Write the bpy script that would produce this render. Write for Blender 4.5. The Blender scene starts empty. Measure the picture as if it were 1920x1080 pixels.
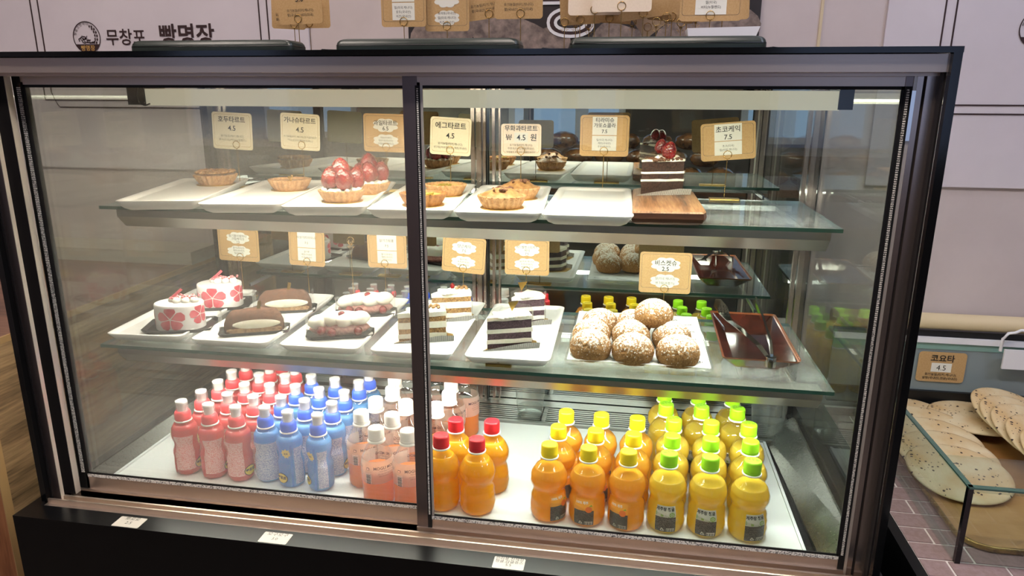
import bpy, math, random
from mathutils import Vector, Matrix, noise
R = math.radians
PI = math.pi
SC = bpy.context.scene
COL = SC.collection
random.seed(7)

# ------------------------------------------------------------------ camera
CX, CY, CZ, YAW, PITCH, ROLL, FPX = 1.06727, -0.97721, 0.64841, -0.163605, -0.263704, 0.004167, 1343.2
cam_d = bpy.data.cameras.new('camera'); cam = bpy.data.objects.new('camera', cam_d); COL.objects.link(cam)
fw = Vector((math.sin(YAW)*math.cos(PITCH), math.cos(YAW)*math.cos(PITCH), math.sin(PITCH)))
rt = Vector((math.cos(YAW), -math.sin(YAW), 0)); up = rt.cross(fw)
r2 = rt*math.cos(ROLL)+up*math.sin(ROLL); u2 = -rt*math.sin(ROLL)+up*math.cos(ROLL)
m3 = Matrix((r2, u2, -fw)).transposed()
cam.matrix_world = Matrix.Translation((CX, CY, CZ)) @ m3.to_4x4()
cam_d.sensor_width = 36; cam_d.sensor_fit = 'HORIZONTAL'; cam_d.lens = FPX/1920*36
cam_d.clip_start = 0.02; cam_d.clip_end = 50
SC.camera = cam

# ------------------------------------------------------------------ exposure, world, room light
SC.view_settings.view_transform = 'Standard'; SC.view_settings.look = 'None'
SC.view_settings.gamma = 1; SC.view_settings.use_curve_mapping = False
SC.view_settings.exposure = 0.0
SC.cycles.max_bounces = 10; SC.cycles.transparent_max_bounces = 40
SC.cycles.glossy_bounces = 6; SC.cycles.transmission_bounces = 6; SC.cycles.diffuse_bounces = 4
SC.cycles.blur_glossy = 1.0; SC.cycles.caustics_reflective = True; SC.cycles.caustics_refractive = False
SC.cycles.sample_clamp_indirect = 6
w = bpy.data.worlds.new('world'); SC.world = w; w.use_nodes = True
w.node_tree.nodes['Background'].inputs[0].default_value = (0.9, 0.88, 0.95, 1)
w.node_tree.nodes['Background'].inputs[1].default_value = 0.10
LED = 46.0        # strength of the case's own LED strips
ROOM = 3.5        # factor on the shop's ceiling lamps

# ------------------------------------------------------------------ material helpers
def lin(h):
    if isinstance(h, (tuple, list)): return (h[0], h[1], h[2], 1)
    h = h.lstrip('#'); o = []
    for i in (0, 2, 4):
        c = int(h[i:i+2], 16)/255
        o.append(c/12.92 if c <= .04045 else ((c+.055)/1.055)**2.4)
    return (o[0], o[1], o[2], 1)

class NT:
    def __init__(s, name):
        s.m = bpy.data.materials.new(name); s.m.use_nodes = True
        s.t = s.m.node_tree; s.t.nodes.clear()
        s.out = s.t.nodes.new('ShaderNodeOutputMaterial')
    def n(s, typ, **kw):
        nd = s.t.nodes.new(typ)
        for k, v in kw.items():
            if k.startswith('_'): setattr(nd, k[1:], v)
            else:
                key = k.replace('__', ' ')
                if key.isdigit(): key = int(key)
                if isinstance(v, bpy.types.NodeSocket): s.t.links.new(v, nd.inputs[key])
                else: nd.inputs[key].default_value = v
        return nd
    def l(s, a, b): s.t.links.new(a, b)
    def obj(s, scale=(1, 1, 1), rot=(0, 0, 0)):
        tc = s.n('ShaderNodeTexCoord'); mp = s.n('ShaderNodeMapping')
        s.l(tc.outputs['Object'], mp.inputs[0]); mp.inputs['Scale'].default_value = scale; mp.inputs['Rotation'].default_value = rot
        return mp.outputs[0]
    def ramp(s, fac, stops):
        r = s.n('ShaderNodeValToRGB'); s.l(fac, r.inputs[0]); e = r.color_ramp.elements
        while len(e) < len(stops): e.new(0.5)
        for i, (p, c) in enumerate(stops): e[i].position = p; e[i].color = lin(c)
        return r.outputs[0]
    def noise(s, vec, scale, detail=3, rough=.5):
        nd = s.n('ShaderNodeTexNoise'); s.l(vec, nd.inputs['Vector']); nd.inputs['Scale'].default_value = scale
        nd.inputs['Detail'].default_value = detail; nd.inputs['Roughness'].default_value = rough
        return nd.outputs[0]
    def bump(s, h, st=.3, dist=.001):
        b = s.n('ShaderNodeBump'); s.l(h, b.inputs['Height']); b.inputs['Strength'].default_value = st; b.inputs['Distance'].default_value = dist
        return b.outputs[0]
    def princ(s, base, rough=.5, metal=0, normal=None, coat=0, sub=0, subr=.005, spec=.5, subc=None):
        p = s.n('ShaderNodeBsdfPrincipled')
        for key, v in (('Base Color', base), ('Roughness', rough), ('Metallic', metal)):
            if isinstance(v, bpy.types.NodeSocket): s.l(v, p.inputs[key])
            else: p.inputs[key].default_value = lin(v) if key == 'Base Color' else v
        if normal is not None: s.l(normal, p.inputs['Normal'])
        p.inputs['Coat Weight'].default_value = coat; p.inputs['Coat Roughness'].default_value = .08
        p.inputs['Specular IOR Level'].default_value = spec
        if sub:
            p.inputs['Subsurface Weight'].default_value = sub; p.inputs['Subsurface Scale'].default_value = subr
            p.inputs['Subsurface Radius'].default_value = (1, .6, .3)
        return p.outputs[0]
    def done(s, sh): s.l(sh, s.out.inputs[0]); return s.m

def flat(name, c, rough=.5, metal=0, coat=0, sub=0, subr=.005, spec=.5):
    t = NT(name); return t.done(t.princ(c, rough, metal, coat=coat, sub=sub, subr=subr, spec=spec))
def noisy(name, c1, c2, scale=60, rough=.6, bump=.3, dist=.001, sc=(1, 1, 1), lo=.35, hi=.65, coat=0, sub=0, detail=5, metal=0, subr=.005):
    t = NT(name); v = t.obj(sc); nz = t.noise(v, scale, detail, .6)
    return t.done(t.princ(t.ramp(nz, [(lo, c1), (hi, c2)]), rough, metal, normal=t.bump(nz, bump, dist), coat=coat, sub=sub, subr=subr))
def pane_mat(name, tint='#f4faf6', ior=1.5, haze=0.0, hz='#ffffff', gain=1.0):
    t = NT(name); tr = t.n('ShaderNodeBsdfTransparent'); tr.inputs[0].default_value = lin(tint)
    gl = t.n('ShaderNodeBsdfGlossy'); gl.inputs['Roughness'].default_value = 0.0; gl.inputs[0].default_value = (1, 1, 1, 1)
    fr = t.n('ShaderNodeFresnel', IOR=ior)
    ge = t.n('ShaderNodeNewGeometry'); ii = t.n('ShaderNodeMapRange'); t.l(ge.outputs['Backfacing'], ii.inputs[0]); ii.inputs[3].default_value = ior; ii.inputs[4].default_value = 1/ior; t.l(ii.outputs[0], fr.inputs['IOR'])
    f = t.n('ShaderNodeMath', _operation='MULTIPLY'); t.l(fr.outputs[0], f.inputs[0]); f.inputs[1].default_value = gain; f.use_clamp = True
    mx = t.n('ShaderNodeMixShader'); t.l(f.outputs[0], mx.inputs[0]); t.l(tr.outputs[0], mx.inputs[1]); t.l(gl.outputs[0], mx.inputs[2])
    s = mx.outputs[0]
    if haze:
        d = t.n('ShaderNodeBsdfDiffuse'); d.inputs[0].default_value = lin(hz); tl = t.n('ShaderNodeBsdfTranslucent'); tl.inputs[0].default_value = lin(hz)
        a = t.n('ShaderNodeMixShader'); a.inputs[0].default_value = .5; t.l(d.outputs[0], a.inputs[1]); t.l(tl.outputs[0], a.inputs[2])
        m2 = t.n('ShaderNodeMixShader'); m2.inputs[0].default_value = haze; t.l(s, m2.inputs[1]); t.l(a.outputs[0], m2.inputs[2]); s = m2.outputs[0]
    return t.done(s)
def emit(name, c, st):
    t = NT(name); e = t.n('ShaderNodeEmission'); e.inputs[0].default_value = lin(c); e.inputs[1].default_value = st
    return t.done(e.outputs[0])
def wood(name, c1, c2, c3, scale=1.0, axis='Y', rough=.5, coat=0):
    t = NT(name); s = {'X': (.6, 9, 9), 'Y': (9, .6, 9), 'Z': (9, 9, .6)}[axis]
    v = t.obj(tuple(q*scale for q in s)); n1 = t.noise(v, 3, 6, .65); 
    v2 = t.obj(tuple(q*scale*4 for q in s)); n2 = t.noise(v2, 6, 3, .5)
    mm = t.n('ShaderNodeMath', _operation='MULTIPLY_ADD'); t.l(n2, mm.inputs[0]); mm.inputs[1].default_value = .35; t.l(n1, mm.inputs[2])
    return t.done(t.princ(t.ramp(mm.outputs[0], [(.45, c1), (.62, c2), (.85, c3)]), rough, normal=t.bump(n1, .1, .0005), coat=coat))
def steel(name, c='#b3a79c', rough=.28, axis=(2, 200, 200), metal=.92):
    t = NT(name); v = t.obj(axis); nz = t.noise(v, 3, 3, .6)
    rr = t.n('ShaderNodeMath', _operation='MULTIPLY_ADD'); t.l(nz, rr.inputs[0]); rr.inputs[1].default_value = .035; rr.inputs[2].default_value = rough-.04
    return t.done(t.princ(c, rr.outputs[0], metal, normal=t.bump(nz, .015, .0002)))
def print_mat(name, bg, ink, fx=900, fz=420, th=.5):
    """fine lines of tiny print, too small to read"""
    t = NT(name); tc = t.n('ShaderNodeTexCoord'); sp = t.n('ShaderNodeSeparateXYZ'); t.l(tc.outputs['Object'], sp.inputs[0])
    mz = t.n('ShaderNodeMath', _operation='MULTIPLY'); t.l(sp.outputs[2], mz.inputs[0]); mz.inputs[1].default_value = fz
    fr = t.n('ShaderNodeMath', _operation='FRACT'); t.l(mz.outputs[0], fr.inputs[0])
    gt = t.n('ShaderNodeMath', _operation='GREATER_THAN'); t.l(fr.outputs[0], gt.inputs[0]); gt.inputs[1].default_value = .38
    mp = t.n('ShaderNodeMapping'); t.l(tc.outputs['Object'], mp.inputs[0]); mp.inputs['Scale'].default_value = (fx, fx, fz*2.2)
    nz = t.noise(mp.outputs[0], 1.0, 2); g2 = t.n('ShaderNodeMath', _operation='GREATER_THAN'); t.l(nz, g2.inputs[0]); g2.inputs[1].default_value = th
    mu = t.n('ShaderNodeMath', _operation='MULTIPLY'); t.l(gt.outputs[0], mu.inputs[0]); t.l(g2.outputs[0], mu.inputs[1])
    mx = t.n('ShaderNodeMix', _data_type='RGBA'); t.l(mu.outputs[0], mx.inputs[0]); mx.inputs[6].default_value = lin(bg); mx.inputs[7].default_value = lin(ink)
    return t.done(t.princ(mx.outputs[2], .35))

# ------------------------------------------------------------------ mesh helpers
class MB:
    def __init__(s): s.v = []; s.f = []; s.mi = []; s.sm = []
    def add(s, vs, fs, mi=0, sm=False, M=None):
        b = len(s.v)
        s.v += [tuple(M @ Vector(p)) if M else tuple(p) for p in vs]
        for f in fs: s.f.append(tuple(i+b for i in f)); s.mi.append(mi); s.sm.append(sm)
        return s
    def box(s, x0, x1, y0, y1, z0, z1, mi=0, M=None, side=None):
        vs = [(x0,y0,z0),(x1,y0,z0),(x1,y1,z0),(x0,y1,z0),(x0,y0,z1),(x1,y0,z1),(x1,y1,z1),(x0,y1,z1)]
        s.add(vs, [(0,3,2,1),(4,5,6,7)], mi, False, M)
        s.add(vs, [(0,1,5,4),(1,2,6,5),(2,3,7,6),(3,0,4,7)], mi if side is None else side, False, M)
        return s
    def prism(s, poly, z0, z1, mi=0, M=None, side=None, sm=False):
        n = len(poly); vs = [(x,y,z0) for x,y in poly]+[(x,y,z1) for x,y in poly]
        s.add(vs, [tuple(range(n-1,-1,-1)), tuple(range(n,2*n))], mi, False, M)
        s.add(vs, [(i,(i+1)%n,n+(i+1)%n,n+i) for i in range(n)], mi if side is None else side, sm, M)
        return s
    def loft(s, rings, mi=0, sm=True, cap0=True, cap1=True, M=None):
        n = len(rings[0]); vs = [p for r in rings for p in r]; fs = []
        for k in range(len(rings)-1):
            for i in range(n): fs.append((k*n+i, k*n+(i+1)%n, (k+1)*n+(i+1)%n, (k+1)*n+i))
        s.add(vs, fs, mi, sm, M)
        if cap0: s.add(rings[0], [tuple(range(n-1,-1,-1))], mi, False, M)
        if cap1: s.add(rings[-1], [tuple(range(n))], mi, False, M)
        return s
    def lathe(s, prof, n=24, mi=0, sm=True, fl=None, cap0=True, cap1=True, M=None, sy=1.0):
        rings = []
        for k, (r, z) in enumerate(prof):
            rings.append([((r*(1+(fl(k, a) if fl else 0)))*math.cos(a), sy*(r*(1+(fl(k, a) if fl else 0)))*math.sin(a), z) for a in (2*PI*i/n for i in range(n))])
        return s.loft(rings, mi, sm, cap0, cap1, M)
    def tube(s, pts, r, n=6, mi=0, closed=False, M=None):
        rings = []; P = [Vector(p) for p in pts]; m = len(P)
        for i in range(m):
            a = P[(i-1) % m] if (closed or i > 0) else P[i]; b = P[(i+1) % m] if (closed or i < m-1) else P[i]
            t = (b-a).normalized(); ref = Vector((0,0,1)) if abs(t.z) < .9 else Vector((0,1,0))
            u = t.cross(ref).normalized(); v_ = t.cross(u)
            rr = r[i] if isinstance(r, (list, tuple)) else r
            rings.append([tuple(P[i]+u*rr*math.cos(q)+v_*rr*math.sin(q)) for q in (2*PI*k/n for k in range(n))])
        if closed: rings.append(rings[0]); return s.loft(rings, mi, True, False, False, M)
        return s.loft(rings, mi, True, True, True, M)
    def blob(s, rx, ry, rz, nu=20, nv=12, amp=0, fr=1, seed=0, mi=0, M=None, zmin=None, ridged=False):
        rings = []
        for k in range(nv+1):
            ph = -PI/2+PI*k/nv; ph = max(-PI/2+.05, min(PI/2-.05, ph)); ring = []
            for i in range(nu):
                a = 2*PI*i/nu; d = Vector((math.cos(ph)*math.cos(a), math.cos(ph)*math.sin(a), math.sin(ph)))
                q = 1.0
                if amp:
                    nz = noise.noise(d*fr+Vector((seed*7.3, seed*3.1, seed)))
                    if ridged: nz = .6-2*abs(nz)
                    q += amp*nz
                z = d.z*rz*q
                if zmin is not None: z = max(z, zmin)
                ring.append((d.x*rx*q, d.y*ry*q, z))
            rings.append(ring)
        return s.loft(rings, mi, True, True, True, M)
    def mesh(s, name, mats):
        me = bpy.data.meshes.new(name); me.from_pydata(s.v, [], s.f)
        for m in mats: me.materials.append(m)
        me.polygons.foreach_set('material_index', s.mi); me.polygons.foreach_set('use_smooth', s.sm); me.update()
        return me

def rrect(x0, x1, y0, y1, r, n=4):
    o = []
    for cx, cy, a0 in ((x1-r,y1-r,0),(x0+r,y1-r,90),(x0+r,y0+r,180),(x1-r,y0+r,270)):
        for k in range(n+1): a = R(a0+90*k/n); o.append((cx+r*math.cos(a), cy+r*math.sin(a)))
    return o
def aslist(m): return m if isinstance(m, (list, tuple)) else [m]
def part(name, mb, mats, parent=None, loc=(0,0,0), rot=(0,0,0), label=None, kind=None):
    me = mb.mesh(name, aslist(mats)) if isinstance(mb, MB) else mb
    o = bpy.data.objects.new(name, me); COL.objects.link(o); o.location = loc; o.rotation_euler = rot
    if parent: o.parent = parent
    if label: o['label'] = label
    if kind: o['kind'] = kind
    return o
def tag(o, label, cat, group=None):
    o['label'] = label; o['category'] = cat
    if group: o['group'] = group
    return o
def thing(name, label, cat, loc=(0,0,0), rz=0, group=None):
    o = bpy.data.objects.new(name, None); COL.objects.link(o); o.location = loc; o.rotation_euler = (0,0,rz); o.empty_display_size = .01
    return tag(o, label, cat, group)
def struct(name, mb, mats, loc=(0,0,0)):
    o = part(name, mb, mats, None, loc); o['kind'] = 'structure'; return o
def dup(src, loc, rz=None, label=None):
    r = src.copy(); COL.objects.link(r); r.location = loc
    if rz is not None: r.rotation_euler = (0,0,rz)
    if label: r['label'] = label
    for ch in KIDS(src):
        c = ch.copy(); COL.objects.link(c); c.parent = r
        for g in KIDS(ch):
            d = g.copy(); COL.objects.link(d); d.parent = c
    return r
def KIDS(o): return [c for c in bpy.data.objects if c.parent == o]

_tc = {}
def text2d(s, size, align='CENTER', bold=0.0):
    """2-D outline of a line of text: ([(x, y)], faces)"""
    key = (s, align, bold)
    if key not in _tc:
        cu = bpy.data.curves.new('lettering', 'FONT'); cu.body = s; cu.size = 1; cu.resolution_u = 6 if bold == .03 or bold == -.012 else 2; cu.align_x = align; cu.offset = bold
        ob = bpy.data.objects.new('lettering', cu); COL.objects.link(ob)
        dg = bpy.context.evaluated_depsgraph_get(); me = bpy.data.meshes.new_from_object(ob.evaluated_get(dg))
        _tc[key] = ([(v.co.x, v.co.y) for v in me.vertices], [tuple(p.vertices) for p in me.polygons])
        bpy.data.objects.remove(ob); bpy.data.curves.remove(cu); bpy.data.meshes.remove(me)
    vs, fs = _tc[key]
    return [(x*size, y*size) for x, y in vs], fs
def put_text(mb, s, size, x, z, y=0.0, mi=0, align='CENTER', M=None, bold=0.0, sx=1.0):
    vs, fs = text2d(s, size, align, bold); mb.add([(x+a*sx, y, z+b) for a, b in vs], fs, mi, False, M)
def put_flat(mb, s, size, x, y, z, mi=0, M=None, bold=0.0, rot=0):
    vs, fs = text2d(s, size, 'CENTER', bold); c, q = math.cos(rot), math.sin(rot)
    mb.add([(x+a*c-b*q, y+a*q+b*c, z) for a, b in vs], fs, mi, False, M)

# ------------------------------------------------------------------ materials
M = {}
M['wall'] = noisy('wall_paint', '#bcb0b0', '#c2b6b6', 8, .8, .05)
M['banner'] = noisy('banner_cloth', '#c4bcc3', '#cac2c9', 5, .7, .03)
M['brown_ink'] = flat('dark_brown_print', '#2c1416', .6)
M['gold_ink'] = flat('gold_print', '#c49a55', .5)
M['black'] = flat('black_gloss', '#07090b', .12, spec=.6)
M['blackm'] = flat('black_matt', '#0b0b0d', .45)
M['blacktop'] = flat('black_laminate', '#08080a', .28, spec=.25)
M['rubber'] = flat('rubber', '#050505', .6)
M['steel'] = steel('brushed_steel', '#d8c8bb', .36)
M['steelv'] = steel('brushed_steel_upright', '#b8aaa2', .24, (200, 200, 2))
M['steeld'] = steel('dark_steel', '#5a5455', .3)
M['steeldv'] = steel('dark_steel_upright', '#8f8381', .34, (200, 200, 2))
M['inox'] = steel('case_lining_steel', '#979a98', .3)
M['lining'] = steel('side_lining_steel', '#6d6d6b', .3)
M['pale_lit'] = steel('pale_and_lit_metal', '#d8d0c6', .35, (200, 200, 2), .6)  # pale metal; on the left jamb it paints lit side faces
M['jambd'] = flat('dark_track', '#191618', .5)
M['chrome'] = flat('chrome', '#d8d8d4', .08, 1)
M['mirror'] = flat('mirror_glass', '#ccd2cf', .0, 1)
M['glass'] = pane_mat('door_glass', '#f3f8f5', 1.45)
M['glass_fog'] = pane_mat('fogged_door_glass', '#f2f4f0', 1.45, .06, '#f4f2ea')
M['glass_side'] = pane_mat('side_glass', '#eceee9', 1.5, .012, gain=.9)
M['glass_shelf'] = pane_mat('shelf_glass', '#f5f9f7', 1.5, .10, '#eff2f2')
M['glass_edge'] = NT('green_glass_edge'); M['glass_edge'] = M['glass_edge'].done(M['glass_edge'].princ('#33594f', .12, coat=.5))
M['white_tray'] = flat('white_tray', '#dfe8ea', .18, coat=.3)
M['plate'] = noisy('white_ceramic', '#f1f0ec', '#f6f5f2', 400, .3, .12, .0004, coat=.15)
M['gasket'] = noisy('white_gasket', '#4c4a46', '#efece4', 500, .5, .3, lo=.4, hi=.5)
M['diffuser'] = NT('lamp_diffuser')
def _dif():
    t = NT('lamp_diffuser'); p = t.n('ShaderNodeBsdfPrincipled'); p.inputs['Base Color'].default_value = lin('#e9e5d6'); p.inputs['Roughness'].default_value = .4
    p.inputs['Emission Color'].default_value = lin('#fff6de'); p.inputs['Emission Strength'].default_value = .38
    return t.done(p.outputs[0])
M['diffuser'] = _dif()
M['led'] = emit('led_strip', '#fff4e2', LED)
M['led2'] = emit('led_strip_shelf', '#fff8ee', LED*2.0)
M['gold'] = flat('gold_wire', '#c8a868', .22, 1)
M['goldp'] = noisy('gold_foil', '#b98d3e', '#e2c37a', 900, .3, .3, .0003, metal=1)
M['kraft'] = noisy('kraft_card', '#b08c5c', '#bb996a', 300, .7, .05)
M['cream_card'] = noisy('cream_card', '#ecdfbd', '#f2e7c8', 300, .6, .03)
M['pink_card'] = noisy('pale_pink_card', '#e6d3bd', '#ecdac6', 300, .6, .03)
M['sticker'] = flat('white_sticker', '#dcdad0', .6)
M['sticker_base'] = flat('glossy_price_label', '#b9b3aa', .35)
M['ink'] = flat('black_ink', '#1b1a19', .6)
M['ink_grey'] = flat('grey_ink', '#55504a', .6)
M['sleeve'] = pane_mat('clear_sleeve', '#f6f4ee', 1.35)
M['film'] = pane_mat('cake_film', '#f8f8f6', 1.5, .03)
M['plastic'] = pane_mat('clear_plastic', '#fafcfb', 1.6, .07)
M['pet'] = pane_mat('bottle_plastic', '#fafbf9', 1.55, .012)
M['water'] = pane_mat('water', '#f0f5f4', 1.7, .06)
M['crust'] = noisy('tart_crust', '#9c7048', '#c39a6c', 160, .6, .25, .0006)
M['crust_dark'] = noisy('brown_crust', '#7d4e28', '#a9753e', 160, .6, .25, .0006)
M['walnut'] = noisy('glazed_walnut', '#7d4c22', '#c2935a', 260, .3, .5, .001, coat=.4)
M['ganache'] = noisy('ganache', '#3a2416', '#54361f', 90, .25, .1, coat=.3)
M['custard'] = noisy('custard', '#d9a544', '#ecc874', 120, .3, .2, coat=.4)
M['fig'] = noisy('baked_top', '#7c5632', '#ad8355', 110, .4, .4, .0012)
M['nut'] = noisy('pistachio', '#5f6a22', '#a88a3a', 300, .5, .3)
M['cream'] = flat('whipped_cream', '#f6f1e4', .45, sub=.15, subr=.003)
M['straw'] = NT('strawberry')
def _straw():
    t = NT('strawberry'); v = t.obj(); vo = t.n('ShaderNodeTexVoronoi'); t.l(v, vo.inputs['Vector']); vo.inputs['Scale'].default_value = 330
    n = t.noise(v, 60, 2); seed = t.ramp(vo.outputs['Distance'], [(.10, '#d9a24a'), (.2, '#000000')])
    base = t.ramp(n, [(.3, '#4c0308'), (.7, '#860b14')])
    mx = t.n('ShaderNodeMix', _data_type='RGBA', _blend_type='LIGHTEN'); mx.inputs[0].default_value = .8; t.l(base, mx.inputs[6]); t.l(seed, mx.inputs[7])
    return t.done(t.princ(mx.outputs[2], .25, normal=t.bump(vo.outputs['Distance'], .6, .0015), coat=.3))
M['straw'] = _straw()
M['pinkcrumb'] = noisy('pink_crumb', '#c45560', '#eba5a8', 300, .6, .3)
M['pinkprint'] = noisy('pink_petal', '#c8404f', '#e37a84', 60, .3, .05, coat=.3)
M['whitecake'] = noisy('white_glaze', '#f3ece9', '#faf5f2', 50, .3, .05, coat=.3)
M['paleprint'] = noisy('pale_pink_wash', '#f3dcdc', '#f8ecea', 40, .3, .05, coat=.3)
M['choc'] = noisy('cocoa_sponge', '#22130f', '#43291f', 420, .8, .8, .0012)
M['velvet'] = noisy('dark_purple_sponge', '#2b1c1e', '#57404a', 420, .8, .8, .0012)
M['carrot'] = noisy('carrot_sponge', '#6b4a2a', '#b18a58', 380, .8, .8, .0012)
M['cocoa'] = noisy('cocoa_powder', '#4e3022', '#6f4a35', 220, .9, .3)
M['tira'] = noisy('coffee_sponge', '#7d5636', '#b08a5e', 200, .7, .4)
M['cream2'] = noisy('cake_cream', '#eee6d0', '#f7f1e2', 200, .5, .15, sub=.1)
M['pinkmousse'] = noisy('berry_layer', '#8c5350', '#b88a80', 200, .6, .4)
M['chocshave'] = noisy('chocolate_shavings', '#3c2318', '#8a6248', 500, .6, .6, .001)
M['blackcard'] = flat('black_cake_card', '#1d1d1f', .35)
M['liner'] = NT('corrugated')
def _liner():
    t = NT('corrugated_liner'); v = t.obj(); wv = t.n('ShaderNodeTexWave'); t.l(v, wv.inputs[0]); wv.inputs['Scale'].default_value = 150; wv.bands_direction = 'X'
    return t.done(t.princ(t.ramp(wv.outputs[0], [(.35, '#5f5c58'), (.6, '#e2dfd8')]), .4, normal=t.bump(wv.outputs[0], .6, .0008)))
M['liner'] = _liner()
def _puff():
    t = NT('craquelin_sugar'); v = t.obj(); vo = t.n('ShaderNodeTexVoronoi', _feature='DISTANCE_TO_EDGE'); 
    n0 = t.noise(v, 55, 3); mxv = t.n('ShaderNodeMix', _data_type='VECTOR'); 
    t.l(v, vo.inputs['Vector']); vo.inputs['Scale'].default_value = 210
    n1 = t.noise(v, 330, 5, .7); crust = t.ramp(n1, [(.3, '#7d5028'), (.65, '#bd8f55')])
    sp = t.n('ShaderNodeSeparateXYZ'); t.l(v, sp.inputs[0])
    h = t.n('ShaderNodeMath', _operation='MULTIPLY_ADD'); t.l(sp.outputs[2], h.inputs[0]); h.inputs[1].default_value = 9; h.inputs[2].default_value = -.09
    n2 = t.noise(v, 190, 5, .75); ad = t.n('ShaderNodeMath', _operation='ADD'); t.l(n2, ad.inputs[0]); t.l(h.outputs[0], ad.inputs[1])
    cr_ = t.n('ShaderNodeMath', _operation='MULTIPLY_ADD'); t.l(vo.outputs['Distance'], cr_.inputs[0]); cr_.inputs[1].default_value = .55; t.l(ad.outputs[0], cr_.inputs[2])
    msk = t.ramp(cr_.outputs[0], [(.60, '#000000'), (.70, '#ffffff')])
    mx = t.n('ShaderNodeMix', _data_type='RGBA'); t.l(msk, mx.inputs[0]); t.l(crust, mx.inputs[6]); mx.inputs[7].default_value = lin('#efe8dc')
    return t.done(t.princ(mx.outputs[2], .8, normal=t.bump(n1, .9, .0022)))
M['puff'] = _puff()
M['paper'] = noisy('liner_paper', '#dfe4e4', '#eef1f0', 30, .6, .1)
def _glaze():
    t = NT('brown_glaze'); v = t.obj(); n = t.noise(v, 25, 4); 
    return t.done(t.princ(t.ramp(n, [(.35, '#1d0d0c'), (.65, '#4a1f16')]), .1, coat=.8, normal=t.bump(n, .1, .001)))
M['glaze'] = _glaze()
M['glaze_rim'] = flat('rust_rim', '#7a4526', .3, coat=.3)
M['board'] = wood('walnut_board', '#4a2d1d', '#855b3c', '#ad8763', 1.6, 'Y', .4, .2)
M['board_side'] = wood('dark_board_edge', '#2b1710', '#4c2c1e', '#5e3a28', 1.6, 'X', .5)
M['woodpanel'] = wood('olive_oak', '#3d2c1b', '#7c6347', '#aa8c68', .9, 'Y', .45)
M['woodtop'] = wood('counter_oak', '#3a251c', '#6a4837', '#7f5c49', .9, 'X', .4)
M['woodred'] = wood('red_oak_front', '#6b3f26', '#8f5a38', '#a9724b', 1.0, 'Z', .5)
M['trimoak'] = flat('pale_edge_band', '#a8875c', .5)
M['bread'] = NT('flatbread')
def _bread():
    t = NT('flatbread'); v = t.obj(); n = t.noise(v, 14, 4); vo = t.n('ShaderNodeTexVoronoi'); mp = t.n('ShaderNodeMapping'); t.l(v, mp.inputs[0]); mp.inputs['Scale'].default_value = (1, 1.0, .2); t.l(mp.outputs[0], vo.inputs['Vector']); vo.inputs['Scale'].default_value = 105
    ns = t.noise(v, 40, 2); th = t.n('ShaderNodeMath', _operation='SUBTRACT'); t.l(vo.outputs['Distance'], th.inputs[0]); t.l(ns, th.inputs[1])
    msk = t.ramp(th.outputs[0], [(-.0, '#ffffff'), (.02, '#000000')])
    d2 = t.n('ShaderNodeMath', _operation='LESS_THAN'); t.l(vo.outputs['Distance'], d2.inputs[0]); d2.inputs[1].default_value = .0; t.l(t.ramp(t.noise(v, 55, 2), [(.40, '#303030'), (.70, '#a0a0a0')]), d2.inputs[1])
    base = t.ramp(n, [(.4, '#d8c8a4'), (.66, '#c9a877')])
    mx = t.n('ShaderNodeMix', _data_type='RGBA'); t.l(d2.outputs[0], mx.inputs[0]); t.l(base, mx.inputs[6]); mx.inputs[7].default_value = lin('#3a2a22')
    return t.done(t.princ(mx.outputs[2], .75, normal=t.bump(n, .2, .003)))
M['bread'] = _bread()
M['bakeboard'] = noisy('baking_board', '#a67a45', '#bd9460', 12, .35, .05, coat=.2)
M['bakerim'] = noisy('worn_rim', '#6f5526', '#a58546', 80, .3, .1, metal=.5)
M['tile'] = noisy('mauve_tile', '#826a68', '#91797a', 120, .5, .2)
M['grout'] = flat('white_grout', '#cfc5c2', .6)
M['cap_red'] = flat('red_cap', '#c5202c', .35)
M['cap_yel'] = flat('yellow_cap', '#efd21a', .35)
M['cap_gre'] = flat('green_cap', '#9be01e', .35)
M['cap_white'] = flat('white_cap', '#f0eeea', .35)
M['cap_kred'] = flat('coral_cap', '#e8434c', .35)
M['cap_blue'] = flat('blue_cap', '#2f5fe0', .35)
def juice(name, c, sub=.35, dark=None):
    t = NT(name); v = t.obj(); n = t.noise(v, 18, 2)
    col = t.ramp(n, [(.3, dark or c), (.7, c)]); p = t.princ(col, .2, coat=.5); tl = t.n('ShaderNodeBsdfTranslucent'); t.l(col, tl.inputs[0])
    mx = t.n('ShaderNodeMixShader'); mx.inputs[0].default_value = .58; t.l(p, mx.inputs[1]); t.l(tl.outputs[0], mx.inputs[2])
    return t.done(mx.outputs[0])
M['j_or'] = juice('orange_juice', '#ffcf2e', dark='#ffc31c')
M['j_ye'] = juice('tangerine_juice', '#ffce42', dark='#ffc030')
M['j_gr'] = juice('green_tangerine_juice', '#ffe95c', dark='#ffde3a')
M['j_peach'] = juice('peach_drink', '#ffaa54', dark='#ff993c')
M['j_red'] = juice('red_drink', '#f46a6c', dark='#ec5056')
M['j_blue'] = juice('blue_drink', '#84c6fa', dark='#62aef4')
M['lab_black'] = print_mat('black_label_print', '#17120f', '#86827c', 1400, 700, .5)
M['lab_grey'] = flat('grey_label', '#c4c6b8', .4)
M['lab_green'] = flat('leaf_green', '#7fa63a', .4)
M['lab_or'] = flat('label_orange', '#f0a53a', .4)
M['fruit_or'] = flat('fruit_orange', '#e0763a', .4)
M['lab_pink'] = print_mat('pink_label_print', '#f2d9d2', '#c97f78', 1200, 420, .5)
M['lab_red'] = print_mat('red_label_print', '#dd7c7e', '#f8e0dc', 950, 430, .47)
M['lab_blue'] = print_mat('blue_label_print', '#8090c4', '#eef0f8', 950, 430, .47)
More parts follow.
